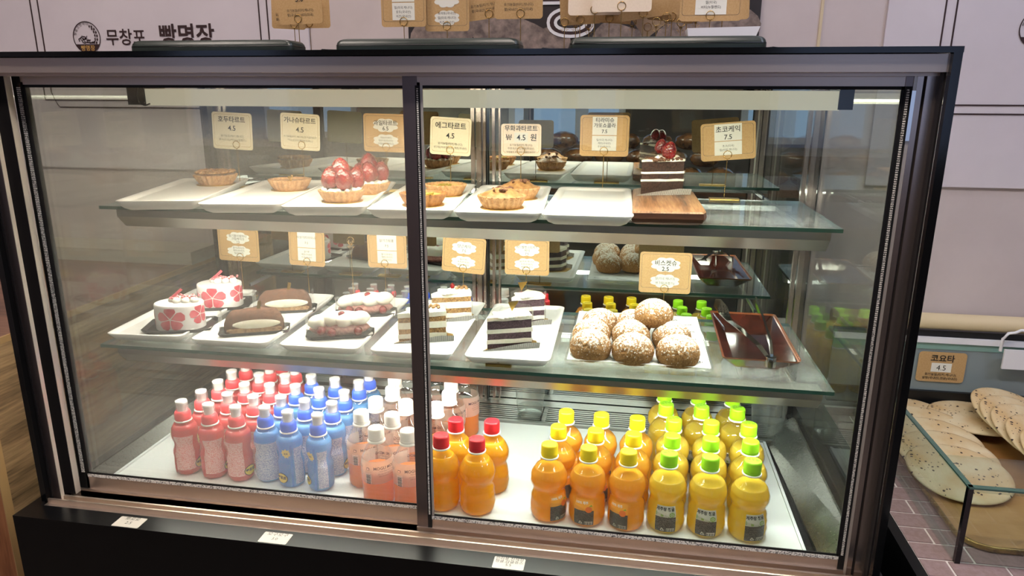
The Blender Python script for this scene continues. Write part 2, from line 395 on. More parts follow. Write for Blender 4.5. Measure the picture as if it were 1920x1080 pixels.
M['band_red'] = flat('red_band', '#cf3038', .4)
M['band_blue'] = flat('blue_band', '#3b7fd0', .4)
M['star'] = flat('yellow_badge', '#efd37a', .4)
M['outline'] = flat('navy_outline', '#2a2440', .4)
M['cartoon_y'] = flat('badge_yellow', '#e6c64a', .4)
M['tray_black'] = flat('black_tray', '#232b27', .3)
M['poster'] = noisy('dark_bakery_print', '#191418', '#2a2226', 6, .5, .02)
M['loafprint'] = noisy('grey_loaf_print', '#4a3f3e', '#96847c', 45, .6, .02, lo=.3, hi=.7, detail=8)
M['paperwhite'] = flat('white_paper', '#d9d8de', .6)
M['beige'] = flat('beige_roll', '#c9b899', .6)
M['cupwhite'] = flat('white_cup', '#e6e2da', .4)
M['leaf'] = flat('leaf_print', '#7db52c', .5)
M['ledge'] = flat('ledge_white', '#a8a196', .6)
M['room_dark'] = noisy('shop_wall', '#5c534e', '#685f58', 3, .8, .02)
M['floor'] = noisy('floor_tile', '#6f655d', '#7d736a', 3, .4, .02)
M['ceil'] = flat('ceiling_white', '#c9c4bf', .8)
M['daylight'] = emit('daylight_pane', '#bcd0ff', .8)
M['lampw'] = emit('ceiling_lamp_light', '#fff0e4', 11.5*ROOM)
M['lampb'] = emit('ceiling_lamp_light_soft', '#fff0e6', 4.4*ROOM)
M['lampc'] = emit('ceiling_lamp_light_cool', '#e0e8ff', 3.4*ROOM)  # cool tint stands in for window daylight from the right
M['lampd'] = emit('ceiling_lamp_light_cool_front', '#dde6ff', 10.0*ROOM)  # tinted cool in place of daylight reaching the right side
M['bag'] = noisy('bagged_bread', '#3f281b', '#a06a3e', 22, .12, .6, .01, coat=1)

# ------------------------------------------------------------------ setting: room
WY = .80
struct('wall_back', MB().box(-2.6, 4.2, WY, WY+.1, -.9, 2.1), M['wall'])
struct('wall_front', MB().box(-2.6, 4.2, -3.7, -3.6, -.9, 2.1), M['room_dark'])
struct('wall_left', MB().box(-2.7, -2.6, -3.7, WY+.1, -.9, 2.1), M['wall'])
struct('wall_right', MB().box(4.2, 4.3, -3.7, WY+.1, -.9, 2.1), M['wall'])
struct('floor', MB().box(-2.7, 4.3, -3.7, WY+.1, -1.0, -.9), M['floor'])
struct('ceiling', MB().box(-2.7, 4.3, -3.7, WY+.1, 2.1, 2.2), M['ceil'])
# shop windows behind the camera
for i, (x0, x1) in enumerate(((-1.9, -1.2), (.15, .62), (.72, .95), (1.9, 2.9))):
    wn = struct('window_%d' % (i+1), MB().box(x0-.05, x1+.05, -3.6, -3.57, .3, 1.75), M['paperwhite'])
    part('pane', MB().box(x0, x1, -3.57, -3.565, .35, 1.7), M['daylight'], wn)
# ceiling lamps; the one above the camera is added fill for the case front
for i, (x, y) in enumerate(((-.6, -.9), (1.1, -.85), (2.6, -.9), (.2, .1), (1.9, .15))):
    t = thing('ceiling_lamp', 'rectangular ceiling lamp %s' % ['front left of the case', 'added above the camera as front fill', 'front right of the case', 'over the left banner', 'over the right side of the case'][i], 'lamp', (x, y, 2.1), 0)
    part('lamp_frame', MB().box(-.42, .42, -.14, .14, -.03, 0), M['paperwhite'], t)
    mb = MB().box(-.4, .4, -.12, .12, -.036, -.03); part('lamp_panel', mb, M[['lampw', 'lampw', 'lampd', 'lampb', 'lampc'][i]], t)

# ------------------------------------------------------------------ banners and poster on the wall
def banner(x0, x1, label, logo_x, mir):
    t = thing('banner', label, 'banner', (0, WY, 0), 0)
    part('cloth', MB().box(x0, x1, -.008, -.001, .45, 1.5), M['banner'], t)
    ln = MB(); y = -.0095
    a, b = x0+.115, x1-.105
    def seg(xa, xb, za, zb): ln.box(xa, xb, y, -.008, za, zb)
    for off, zb in ((0, .630), (.022, .611)):
        l, r = (a+off, b-off) if not off else (a+off, b-off)
        zb2 = zb
        seg(l-.0015, l+.0015, zb2+.04*(1 if off else 0), 1.5); seg(r-.0015, r+.0015, zb2+.04*(1 if off else 0), 1.5)
        if not off: seg(l, r, zb2-.0015, zb2+.0015)
        else:
            seg(l+.02, r-.02, zb2-.0015, zb2+.0015)
            for sgn, q in ((1, l), (-1, r)):
                for k in range(6):
                    f0, f1 = k/6, (k+1)/6
                    X0, X1 = q+sgn*.02*f0, q+sgn*.02*f1
                    Z0, Z1 = zb2+.04*(1-f0)**1.5, zb2+.04*(1-f1)**1.5
                    ln.add([(X0-.0015,y,Z0),(X0+.0015,y,Z0+.001),(X1+.0015,y,Z1+.001),(X1-.0015,y,Z1)], [(0,1,2,3)])
    part('border_line', ln, M['brown_ink'], t)
    # round emblem
    lx, lz, lr = logo_x, .788, .040
    em = MB(); n = 40
    ring = [(lx+lr*math.cos(2*PI*k/n), lz+lr*math.sin(2*PI*k/n)) for k in range(n)]
    ri = [(lx+.94*lr*math.cos(2*PI*k/n), lz+.94*lr*math.sin(2*PI*k/n)) for k in range(n)]
    em.add([(p[0], y, p[1]) for p in ring]+[(p[0], y, p[1]) for p in ri], [(k, (k+1) % n, n+(k+1) % n, n+k) for k in range(n)])
    low = [(lx+lr*math.cos(R(205+130*k/14)), y-.0002, lz+lr*math.sin(R(205+130*k/14))) for k in range(15)]
    em.add(low, [tuple(range(15))])
    rnd = random.Random(3)
    for k in range(7):     # bread and hands drawn in ink
        ang = R(20+22*k); cx_, cz_ = lx-.016+.005*k, lz-.006+.004*math.sin(k*2)
        pts = [(cx_+.009*math.cos(ang+q*1.2)-.0, y, cz_+.006*math.sin(ang+q*1.2)) for q in range(4)]
        em.tube(pts, .0011, 4)
    for k in range(6):     # wheat ear on the right
        a_ = R(-30+17*k); c_ = Vector((lx+.030*math.cos(a_), y, lz+.030*math.sin(a_)))
        em.add([tuple(c_+Vector((dx, 0, dz))) for dx, dz in ((0, -.003), (.0035, .001), (.001, .006), (-.002, .002))], [(0,1,2,3)])
        em.add([tuple(c_+Vector((dx-.005, 0, dz+.001))) for dx, dz in ((0, -.003), (.002, .002), (-.001, .006), (-.003, .001))], [(0,1,2,3)])
    for k, ch in enumerate('빵을쇼핑하다!'):
        a_ = R(165-17*k); vs, fs = text2d(ch, .0085); c_, s_ = math.cos(a_-PI/2), math.sin(a_-PI/2)
        em.add([(lx+.030*math.cos(a_)+p*c_-q*s_, y, lz+.030*math.sin(a_)+p*s_+q*c_) for p, q in vs], fs)
    part('emblem', em, M['brown_ink'], t)
    g = MB(); put_text(g, '빵명장', .015, lx, lz-.032, y-.0006, bold=.01); part('emblem_lettering', g, M['gold_ink'], t)
    g = MB(); put_text(g, '무창포', .043, logo_x+.113, .772, y, bold=.012, sx=.98); part('lettering', g, M['brown_ink'], t)
    g = MB(); put_text(g, '빵명장', .058, logo_x+.285, .770, y, bold=.02, sx=.98)
    part('lettering', g, M['brown_ink'], t)
    return t
banner(-.62, .262, 'white banner at left with round emblem and dark brown lettering', -.353, 0)
banner(1.60, 2.60, 'white banner at right with brown double border line behind the flatbread counter', 1.905, 0)

t = thing('poster', 'dark bakery photo poster on the wall behind the price cards', 'poster', (0, WY, 0))
part('print_sheet', MB().box(.518, 1.335, -.006, -.001, .72, 1.3), M['poster'], t)
pl = MB(); y = -.0075
for cx_, cz_, rx_, rz_, rot_ in ((.60, .775, .08, .06, .3), (.76, .79, .13, .05, -.4), (.83, .74, .09, .05, .5), (1.22, .78, .12, .055, .2), (1.03, .76, .07, .05, -.3)):
    pts = []
    for k in range(22):
        a = 2*PI*k/22; px, pz = rx_*math.cos(a), rz_*math.sin(a)*(1+.15*math.sin(3*a)); pts.append((cx_+px*math.cos(rot_)-pz*math.sin(rot_), y-.0002*rot_, max(.721, cz_+px*math.sin(rot_)+pz*math.cos(rot_))))
    pl.add(pts, [tuple(range(21, -1, -1))])
part('loaf_picture', pl, M['loafprint'], t)
g = MB(); put_text(g, '명', .17, .905, .795, -.0090, bold=.03); part('lettering_edge', g, M['paperwhite'], t)
g = MB(); put_text(g, '명', .17, .905, .795, -.0094, bold=-.012); part('lettering', g, M['brown_ink'], t)
# boxed corner trims of the wall
struct('trim_1', MB().box(1.462, 1.468, WY-.004, WY, .70, 1.6), M['beige'])

# ------------------------------------------------------------------ display case
case = thing('display_case', 'glass refrigerated bakery display case with steel frame, black top and base', 'display case', (0, 0, 0))
XL, XR_ = .100, 1.442
mb = MB().box(.085, 1.455, -.082, .60, -.9, -.052, 0).box(.085, 1.455, -.082, -.046, -.052, -.026, 0).box(.085, .105, -.046, .6, -.052, -.026, 0).box(1.437, 1.455, -.046, .6, -.052, -.026, 0)
part('base_cabinet', mb, M['blacktop'], case)
mb = MB().box(.088, 1.4385, -.036, .60, .6975, .7045); part('top_panel', mb, M['black'], case, label='black glass top panel')
mb = MB().box(.099, 1.434, -.028, -.010, .676, .6965).box(.099, 1.434, -.010, .59, .672, .6965)
part('top_fascia', mb, M['steel'], case, label='brushed steel fascia under the black top')
mb = MB()
for y0, y1, z1 in ((-.046, -.034, -.030), (-.034, -.031, -.021), (-.031, -.017, -.036), (-.017, -.013, -.024), (-.013, .018, -.046), (.018, .022, -.030), (.022, .055, -.050)):
    mb.box(.106, 1.436, y0, y1, -.0615, z1)
part('sill_track', mb, M['steel'], case)
for s in (-1, 1):
    # side jamb of brushed steel with a groove
    mb = MB(); z0_, z1_ = -.03, .676
    if s > 0:
        mb.box(1.4003, 1.4040, -.004, .012, z0_, z1_, 2).box(1.4040, 1.4110, -.0045, .012, z0_, z1_).box(1.4110, 1.4135, -.002, .012, z0_, z1_, 1)
        mb.box(1.4135, 1.4265, -.008, .012, z0_, z1_).box(1.4265, 1.4290, -.022, .012, z0_, z1_, 1)
    else:
        mb.box(.1095, .1240, -.022, -.0145, z0_, z1_, 3).box(.1240, .1248, -.0218, -.0145, z0_, z1_, 2).box(.1060, .1095, -.024, -.012, z0_, z1_, 1)  # thin pale box paints the side face as lit from inside the case
        mb.box(.1060, .1330, .000, .003, z0_, z1_, 1).box(.1330, .1340, .000, .0115, z0_, z1_, 2)  # pale box again paints an inner side face as lit
    part('side_jamb', mb, [M['steelv'], M['jambd'], M['pale_lit'], M['steeldv']], case)
    xg = .104 if s < 0 else 1.4330
    mb = MB().box(xg-.004, xg+.004, -.030, .56, -.03, .70)
    sp = part('side_pane', mb, M['glass_side'], case)
    mb = MB().box(xg-.005, xg+.005, -.036, -.026, -.028, .6975); part('black_edge', mb, M['black'], sp)
    mb = MB().box(xg-.008 if s < 0 else xg-.010, xg+.010 if s < 0 else xg+.008, .555, .575, -.03, .70); part('corner_post', mb, M['blackm'], case)
# sliding doors
def door(x0, x1, y0, y1, glassmat, label, zb, x_st0, x_st1, mat_v):
    gx0, gx1 = x0+x_st0, x1-x_st1
    d = part('sliding_door', MB().box(gx0-.001, gx1+.001, (y0+y1)/2-.003, (y0+y1)/2+.003, -.003, .662), glassmat, case, label=label)
    part('bottom_rail', MB().box(x0, x1, y0, y1, zb, -.006).box(x0, x1, y0-.004, y0, zb, zb+.012), M['steel'], d)
    part('top_rail', MB().box(x0, x1, y0, y1, .660, .6765), M['steel'], d)
    part('stile', MB().box(x0, gx0-.004, y0-.001, y1, zb, .6764).box(gx0-.004, gx0, y0, y1, zb, .664, 1), [mat_v, M['rubber']], d)
    if x_st1: part('stile', MB().box(gx1, x1, y0-.001, y1, zb, .6764), mat_v, d)
    g = MB().box(gx0, gx1, y0-.0012, y0, -.0065, -.001, 0)
    part('gasket', g, M['gasket'], d)
    e = .0035
    g = MB().box(gx0, gx1, y0-.0006, y0+.001, -.001, .0025).box(gx0, gx0+e, y0-.0006, y0+.001, 0, .66).box(gx1-e, gx1, y0-.0006, y0+.001, 0, .66).box(gx0, gx1, y0-.0006, y0+.001, .656, .66)
    part('seal', g, M['rubber'], d)
    return d
dr = door(.754, 1.4000, -.002, .010, M['glass'], 'right sliding glass door, in front of the left one', -.034, .0245, .0085, M['steeldv'])
part('finger_pull', MB().box(1.3990, 1.4035, -.0070, -.004, .595, .655), M['chrome'], dr)
dl = door(.1265, .772, .022, .034, M['glass_fog'], 'left sliding glass door with fogged pane', -.046, .0175, .012, M['rubber'])
def bead(x0, x1, y0, y1, parent):
    g = MB()
    for k in range(230):
        z = .002+k*.00285; g.box(x0, x1, y0, y1, z, z+.0018)
    part('bead_strip', g, M['gasket'], parent, kind='stuff')
bead(.1337, .1395, .0196, .0212, dl); bead(.7738, .7762, -.0042, -.003, dr); bead(1.3940, 1.3972, -.0042, -.003, dr)
part('pale_edge_strip', MB().box(.7787, .7822, -.0028, -.002, 0, .66), M['pale_lit'], dr)  # pale strip along the edge of the door glass
part('edge_seal', MB().box(.7718, .7786, -.0033, -.0028, -.034, .66), M['rubber'], dr)
part('edge_seal', MB().box(1.3915, 1.4000, -.0033, -.0028, -.034, .66), M['rubber'], dr)
# rear mirrored doors
for x0, x1, y in ((.100, .752, .566), (.738, 1.438, .560)):
    d = part('rear_door', MB().box(x0+.01, x1-.01, y, y+.004, -.05, .68), M['mirror'], case, label='mirrored rear sliding door')
    for xa, wd in ((x0+.032, .006), (x0+.046, .004), (x1-.030, .008), (x1-.018, .010)):
        part('frame_bar', MB().box(xa, xa+wd, y-.006, y, -.05, .68), M['steelv'], d)
for x in (.7405, .752, .7575):
    part('rear_post', MB().box(x, x+(.007 if x < .757 else .003), .546, .556, -.046, .68), M['steelv'] if x < .757 else M['blackm'], case)
# interior lining, floor
mb = MB().add([(.110,.05,-0.0250),(.132,.05,-0.0460),(.132,.5,-0.0460),(.110,.5,-0.0250),(.110,.05,-0.0520),(.132,.05,-0.0520),(.132,.5,-0.0520),(.110,.5,-0.0520)], [(0,1,2,3),(4,7,6,5),(0,4,5,1),(2,6,7,3),(0,3,7,4),(1,5,6,2)])
part('side_lining', mb, M['lining'], case)
mb = MB().add([(1.432,.05,-0.0100),(1.385,.05,-0.0460),(1.368,.5,-0.0460),(1.432,.5,-0.0100),(1.432,.05,-0.0520),(1.385,.05,-0.0520),(1.368,.5,-0.0520),(1.432,.5,-0.0520)], [(0,3,2,1),(4,5,6,7),(0,1,5,4),(2,3,7,6),(0,4,7,3),(1,2,6,5)])
part('side_lining', mb, M['lining'], case)
part('floor_tray', MB().box(.134, 1.366, .055, .438, -0.0512, -0.0450).box(.134,.139,.055,.438,-0.0450,-0.0420).box(1.361,1.366,.055,.438,-0.0450,-0.0420), M['white_tray'], case, label='white glossy floor tray')
part('rear_channel', MB().box(.134, 1.40, .438, .446, -0.0512, -0.0390).box(.112, 1.43, .525, .556, -0.0512, -0.0400), M['inox'], case)
gr = MB().box(.112, 1.43, .446, .525, -0.0512, -0.0500)
for k in range(8):
    y = .448+k*.0098
    for xa in range(5): gr.box(.114+xa*.263, .114+xa*.263+.253, y, y+.0058, -0.0500, -0.0420)
for xa in range(6): gr.box(.112+xa*.2626-.003, .112+xa*.2626+.006, .446, .525, -0.0500, -0.0415)
part('vent_grille', gr, M['inox'], case, kind='stuff'); part('slot_shade_sheet', MB().box(.113, 1.429, .4465, .5245, -.0499, -.0493), M['blackm'], case)  # black sheet under the slats puts shade into the slots
g = MB()
for k in range(40):
    x = .80+k*.0128; g.box(x, x+.0065, .5262, .5266, -.0495, -.0485)
# ceiling lamp of the case
lp = part('case_lamp', MB().box(.290, 1.345, .100, .150, .636, .655, 0).box(.290, 1.345, .1, .106, .629, .636, 0), M['diffuser'], case, label='long lit lamp under the case top')
part('lamp_bracket', MB().box(.262, .292, .097, .153, .630, .672), M['blackm'], lp)
part('lamp_bracket', MB().box(1.343, 1.362, .097, .153, .630, .672), M['blackm'], lp)
part('light_strip', MB().box(.300, 1.335, .108, .149, .6345, .6358).box(.300, 1.335, .1502, .1512, .636, .6405), M['led'], lp)
part('lamp_cable', MB().tube([(.284,.096,.66),(.282,.092,.645),(.285,.092,.634),(.292,.096,.629),(.299,.1,.632)], .0014, 6), M['blackm'], lp)
# shelves
def shelf(z, yf, xa, xb, label):
    sh = part('glass_shelf', MB().box(xa, xb, yf, .459, z-.006, z, 0, side=1), [M['glass_shelf'], M['glass_edge']], case, label=label)
    X0, X1 = xa+.026, xb-.014
    prof = [(yf+.010, z-.0065), (yf+.010, z-.020), (yf+.030, z-.041), (yf+.046, z-.041), (yf+.046, z-.0065)]
    mb = MB(); vs = [(X0, a, b) for a, b in prof]+[(X1, a, b) for a, b in prof]; n = 5
    mb.add(vs, [(0,1,2,3,4),(9,8,7,6,5)]+[(i, i+5, (i+1) % 5+5, (i+1) % 5) for i in range(5)])
    part('front_rail', mb, M['steel_rail'], sh)
    part('light_strip', MB().box(X0+.01, X1-.01, yf+.0462, yf+.0475, z-.040, z-.031).box(X0+.01, X1-.01, yf+.034, yf+.0455, z-.0418, z-.0412), M['led2'], sh)
    part('rear_rail', MB().box(xa, xb-.02, .428, .434, z-.016, z-.0065), M['inox'], sh)
    for x in (xa+.03, xb-.05): part('bracket', MB().box(x, x+.004, yf+.05, .55, z-.014, z-.0066), M['inox'], sh)
M['steel_rail'] = steel('rail_aluminium', '#c3c0ba', .35, (2, 150, 150))
Z1, Z2, ZF = .454, .2086, -.045
shelf(Z1, .158, .131, 1.387, 'upper glass shelf')
shelf(Z2, .112, .131, 1.391, 'middle glass shelf')
# price stickers on the base ledge
def base_sticker(x, lines, label):
    s = part('price_sticker', MB().prism(rrect(x-.0235, x+.0235, -.0805, -.0535, .002), -.0258, -.0254), M['sticker_base'], case, label=label)
    g = MB(); n = len(lines)
    for i, (tx, sz) in enumerate(lines): put_flat(g, tx, sz, x, -.0605-i*(.0215/n)+(.001 if n > 2 else -.001), -.0252)
    part('lettering', g, M['ink'], s)
base_sticker(.288, [('뽀로로', .0095), ('2.5', .0095)], 'white price sticker reading 2.5')
base_sticker(.542, [('모구모구', .0095), ('3.0', .0085)], 'white price sticker reading 3.0')
base_sticker(.914, [('한라봉.천혜향', .0075), ('청귤.감귤쥬스', .0075), ('5.5', .0075)], 'white price sticker reading 5.5')
# vent label and clip lying on the middle shelf edge
t = thing('card_clip', 'small gold card clip base on the middle shelf edge below the dark cake slice', 'clip', (.862, .135, Z2+.0005))
part('clip_base', MB().prism(rrect(-.022, .022, -.010, .010, .003), -.0004, .0035), M['goldp'], t)
part('clip_loop', MB().tube([(-.014,-.004,.004),(-.010,-.007,.009),(0,-.008,.007),(.010,-.007,.009),(.014,-.004,.004)], .0009, 6), M['gold'], t)

# ------------------------------------------------------------------ plates
def plate_mesh(wd, dp, h=.018):
    mb = MB(); ox = [(.018, 0.0), (.010, .004), (0, h-.001), (.002, h), (.007, h-.0015), (.014, h-.005)]
    rings = [[(x, y, z) for x, y in rrect(-wd/2+i, wd/2-i, i, dp-i, max(.004, .013-i*.4))] for i, z in ox]
    return mb.loft(rings, 0, True)
PT = h_top = .0135
plm = plate_mesh(.141, .345).mesh('ceramic_plate', [M['plate']])
plm2 = plate_mesh(.146, .322).mesh('ceramic_plate', [M['plate']])
def plate(fx, fy, rot, z, me, wd, label, group):
    o = part('serving_plate', me, None); a = R(rot); o.rotation_euler = (0, 0, a)
    o.location = (fx+wd/2*math.cos(a), fy+wd/2*math.sin(a), z+.0004); return tag(o, label, 'plate', group)
gp = 'white plates on the upper shelf'
for fx, rot, lb in ((.206, 15, 'leftmost white plate on the upper shelf, holding the walnut tart'), (.357, 9, 'second white plate on the upper shelf, holding the ganache tart'),
        (.506, 10, 'white plate on the upper shelf under the strawberry tarts'), (.652, 6, 'white plate on the upper shelf under the pistachio tarts'),
        (.794, 4, 'white plate on the upper shelf under the fig tarts'), (.933, 1, 'empty white plate on the upper shelf beside the wooden board')):
    plate(fx, .100, rot, Z1, plm, .141, lb, gp)
gp = 'white plates on the middle shelf'
for fx, rot, lb in ((.137, 4, 'leftmost white plate on the middle shelf, under the pink oval cakes'), (.304, 1, 'white plate on the middle shelf under the tiramisu rolls'),
        (.472, 1, 'white plate on the middle shelf under the strawberry cream cakes'), (.638, 1, 'white plate on the middle shelf under the carrot cake slices'),
        (.804, 1, 'white plate on the middle shelf under the dark layer cake slices')):
    plate(fx, .118, rot, Z2, plm2, .146, lb, gp)

# ------------------------------------------------------------------ tarts
def tart(label, x, y, z, kind, r=.0385, group=None, rz=0, fr=0):
    t = thing('tart', label, 'tart', (x, y, z), rz, group)
    foil = MB().prism([((r*.92)*math.cos(2*PI*k/28)*(1+.02*math.cos(k*3)), (r*.92)*math.sin(2*PI*k/28)) for k in range(28)], 0, .0012)
    part('foil_disc', foil, M['goldp'], t)
    n = 22
    f = lambda k, a: (.0, .045, .075, .07, 0, 0)[min(k, 5)]*math.cos(n*a)
    prof = [(r*.76, .0013), (r*.86, .008), (r*.97, .019), (r*.985, .021), (r*.92, .021), (r*.88, .016)]
    part('crust', MB().lathe(prof, 132, fl=f), M['crust_dark'] if kind == 'pistachio' else M['crust'], t)
    def top(amp, h, mat, name, seed=1, rr=.9, fq=9):
        mb = MB(); rings = []
        for k in range(9):
            q = rr*r*(1-k/8)**.9; ring = []
            for i in range(36):
                a = 2*PI*i/36; X, Y = q*math.cos(a), q*math.sin(a)
                ring.append((X, Y, .0165+h*(1-(q/r)**2)+amp*noise.noise(Vector((X*fq*14, Y*fq*14, seed)))))
            rings.append(ring)
        part(name, mb.loft(rings, 0, True, False, True), mat, t)
    rnd = random.Random(int(x*1000))
    def crumbs(num, mat, name, size, rr, zz):
        mb = MB()
        for k in range(num):
            a, q = rnd.uniform(0, 2*PI), rr*r*math.sqrt(rnd.random()); s = size*rnd.uniform(.6, 1.3)
            mb.blob(s, s*rnd.uniform(.5, .9), s*.6, 7, 4, .3, 3, k, M=Matrix.Translation((q*math.cos(a), q*math.sin(a), zz+s*.3)) @ Matrix.Rotation(rnd.uniform(0, 3), 4, 'Z') @ Matrix.Rotation(rnd.uniform(-.5, .5), 4, 'X'))
        part(name, mb, mat, t, kind='stuff')
    if kind == 'walnut': top(.002, .010, M['walnut'], 'filling', 2); crumbs(120, M['walnut'], 'walnut_pieces', .0052, .90, .0245)
    if kind == 'ganache':
        top(.0002, -.001, M['ganache'], 'filling')
        g = MB()
        for k in range(5): g.blob(.003, .002, .0025, 6, 4, .5, 3, k, M=Matrix.Translation((.002+.003*rnd.uniform(-1, 1), .003*rnd.uniform(-1, 1), .018+.002*k)))
        part('gold_leaf', g, M['goldp'], t)
    if kind == 'pistachio': top(.0006, .001, M['custard'], 'filling'); crumbs(16, M['nut'], 'pistachio_pieces', .0032, .5, .018)
    if kind == 'custard': top(.0004, .001, M['custard'], 'filling'); crumbs(14, M['nut'], 'pistachio_pieces', .003, .4, .018)
    if kind == 'fig': top(.0035, .017, M['fig'], 'filling', 4, .95, 6); crumbs(14, M['cocoa'], 'fig_pieces', .0045, .6, .030)
    if kind == 'strawberry':
        top(.0006, .012, M['cream'], 'cream')
        k = 0
        for a, q, s in ((0, 0, 1.3), (PI*.12, .022, 1.2), (PI*.55, .020, 1.1), (PI*.9, .022, 1.15), (PI*1.3, .021, 1.25), (PI*1.72, .021, 1.2)):
            part('strawberry', STR, None, t, (q*math.cos(a), q*math.sin(a)*.9, .024+(.012 if q == 0 else 0)), (q*12*math.sin(a)*-.9, q*12*math.cos(a)*.9, a)).scale = (s, s, s)
        cr = MB()
        for k in range(14):
            a = 2*PI*k/14; cr.blob(.0048, .0048, .004, 8, 5, .2, 2, k, M=Matrix.Translation((.031*math.cos(a), .031*math.sin(a), .0215)))
        part('piped_cream', cr, M['cream'], t)
        part('chocolate_chip', MB().box(-.006, .006, -.0008, .0008, 0, .010), M['ganache'], t, (.012, .012, .05), (.2, .4, .3))
    return t
sm_ = MB().lathe([(.0035, -.001), (.009, 0), (.0125, .005), (.0134, .010), (.0126, .017), (.0098, .023), (.0062, .0275), (.0018, .0300)], 20)
STR = sm_.mesh('strawberry', [M['straw']])
ZT = Z1+PT
tart('walnut tart with fluted crust alone on the leftmost upper plate', .224, .385, ZT, 'walnut', .0415)
tart('ganache tart with gold leaf on the second upper plate', .411, .335, ZT, 'ganache', .0395)
tart('glazed strawberry tart in front, nearest the glass', .571, .205, ZT, 'strawberry', .0385, 'strawberry tarts')
tart('glazed strawberry tart standing behind the front strawberry tart', .580, .318, ZT, 'strawberry', .0375, 'strawberry tarts', 1.2)
tart('dark crust pistachio tart in front, partly behind the door stile', .722, .190, ZT, 'pistachio', .0385, 'pistachio tarts')
tart('yellow custard tart with pistachio behind the dark pistachio tart', .728, .318, ZT, 'custard', .0375, 'pistachio tarts')
tart('brown domed fig tart in front beside the empty plate', .858, .185, ZT, 'fig', .039, 'fig tarts')
tart('brown domed fig tart behind the front fig tart', .868, .300, ZT, 'fig', .037, 'fig tarts', .7)

# ------------------------------------------------------------------ wooden board with chocolate cake
t = thing('wooden_board', 'thick dark edged walnut board at right of the upper shelf', 'board', (1.126, .135, Z1+.0004))
bp = [(-.056, 0), (.054, .008), (.060, .03), (.058, .26), (.040, .30), (-.040, .30), (-.056, .28)]
rings = []
for i, z in ((.008, 0), (.002, .004), (0, .010), (.001, .0185), (.003, .021)):
    rings.append([(x*(1-i/.06), .15+(y-.15)*(1-i/.15), z) for x, y in bp])
mb = MB().loft(rings[:4], 1, False, True, False).loft(rings[3:], 0, False, False, True); part('board_slab', mb, [M['board'], M['board_side']], t)

def wedge(label, x, y, z, rz, layers, topmat, h, L=.080, D=.050, group=None, film=True, topper='pick'):
    """a slice: cut face towards the viewer with its layers, cream back and top"""
    t = thing('cake_slice', label, 'cake', (x, y, z), rz, group)
    A, B, C_ = (-L/2, 0), (L/2, 0), (L*.18, D)
    C2 = (L/2, D*.55)
    poly = [A, B, C2, C_]
    n = len(layers); tot = sum(q for _, q in layers); zc = .002
    for i, (mt, q) in enumerate(layers):
        dz = h*q/tot; mb = MB(); seg = 12; jit = random.Random(i*5+n)
        def ring(zz, dd, ph):
            pts = []
            for e in range(4):
                p, q_ = Vector((*poly[e], 0)), Vector((*poly[(e+1) % 4], 0))
                for k in range(seg):
                    v = p.lerp(q_, k/seg); c = Vector((L*.1, D*.4, 0)); dv = (v-c); v = v+dv.normalized()*(dd+.0006*noise.noise(Vector((v.x*300, v.y*300, ph))))
                    pts.append((v.x, v.y, zz+.0010*noise.noise(Vector((v.x*60, v.y*60, i*9.1)))*(0 < zz)))
            return pts
        dd = -.0012 if mt is not M['cream2'] else 0
        mb.loft([ring(zc, dd, i), ring(zc+dz*.5, dd, i+.5), ring(zc+dz+.0003, dd, i+1)], 0, False)
        part('cream_layer' if mt is M['cream2'] else 'sponge_layer', mb, mt, t)
        zc += dz
    # cream coat at the outer back side and on the top
    tp = MB()
    nn = 7
    for k in range(nn):
        f = (k+.5)/nn; p = Vector((A[0], A[1], 0)).lerp(Vector((B[0], B[1], 0)), f*.96+.02); q = p.lerp(Vector((L*.3, D*.7, 0)), .55)
        mid = p.lerp(q, .5); tp.blob(L/nn*.62, (q-p).length*.5+.004, .0045, 10, 6, .15, 2, k, M=Matrix.Translation((mid.x, mid.y+.002, zc)) @ Matrix.Rotation(.25, 4, 'Z'))
    part('topping', tp, topmat, t)
    lb = MB(); lp_ = [(-L/2-.006, -.005), (L/2+.010, -.005), (L/2+.014, D*.5), (L*.2, D+.006)]
    lb.prism(lp_, 0, .0015); part('cake_base', lb, M['goldp'], t)
    lf = MB(); lf.add([(-L/2-.008,-.0058,-.0), (L/2+.012,-.0058,0), (L/2+.012,-.010,.0105), (L/2-.01,-.0098,.0118), (-L/4,-.0085,.006), (-L/2-.008,-.0062,.001)], [(0,1,2,3,4,5)])
    lf.add([(-L/2-.008,-.0050,-.0), (L/2+.012,-.0050,0), (L/2+.012,-.0092,.0105), (L/2-.01,-.009,.0118), (-L/4,-.0077,.006), (-L/2-.008,-.0054,.001)], [(5,4,3,2,1,0)])
    part('corrugated_liner', lf, M['liner'], t)
    if film:
        fm = MB(); H = h+.013; P_ = [(-L/2-.001, .003), (-L/2+.004, -.0015), (L/2+.0015, -.0015), (L/2+.003, D*.56), (L*.2, D+.003)]
        for a, b in ((1, 2), (2, 3), (3, 4), (4, 0)):
            (xa, ya), (xb, yb) = P_[a], P_[b]
            if a == 1: continue
            fm.add([(xa,ya,.002),(xb,yb,.002),(xb,yb,H),(xa,ya,H)], [(0,1,2,3)])
        part('clear_film', fm, M['film'], t)
    return t, zc
chl = [(M['choc'], 20), (M['cream2'], 3.0), (M['choc'], 9), (M['cream2'], 3.0), (M['choc'], 16), (M['cream2'], 3)]
t, zc = wedge('tall chocolate cake slice topped with strawberries on the walnut board', 1.122, .335, Z1+.0218, .30, chl, M['chocshave'], .060, .080, .055)
for dx, dy, dz, s in ((.010, .008, .003, 1.0), (.004, .034, .010, .85)):
    o = part('strawberry', STR, None, t, (dx, dy, zc+dz), (.25, .1, 0)); o.scale = (s, s, s)
cr = MB()
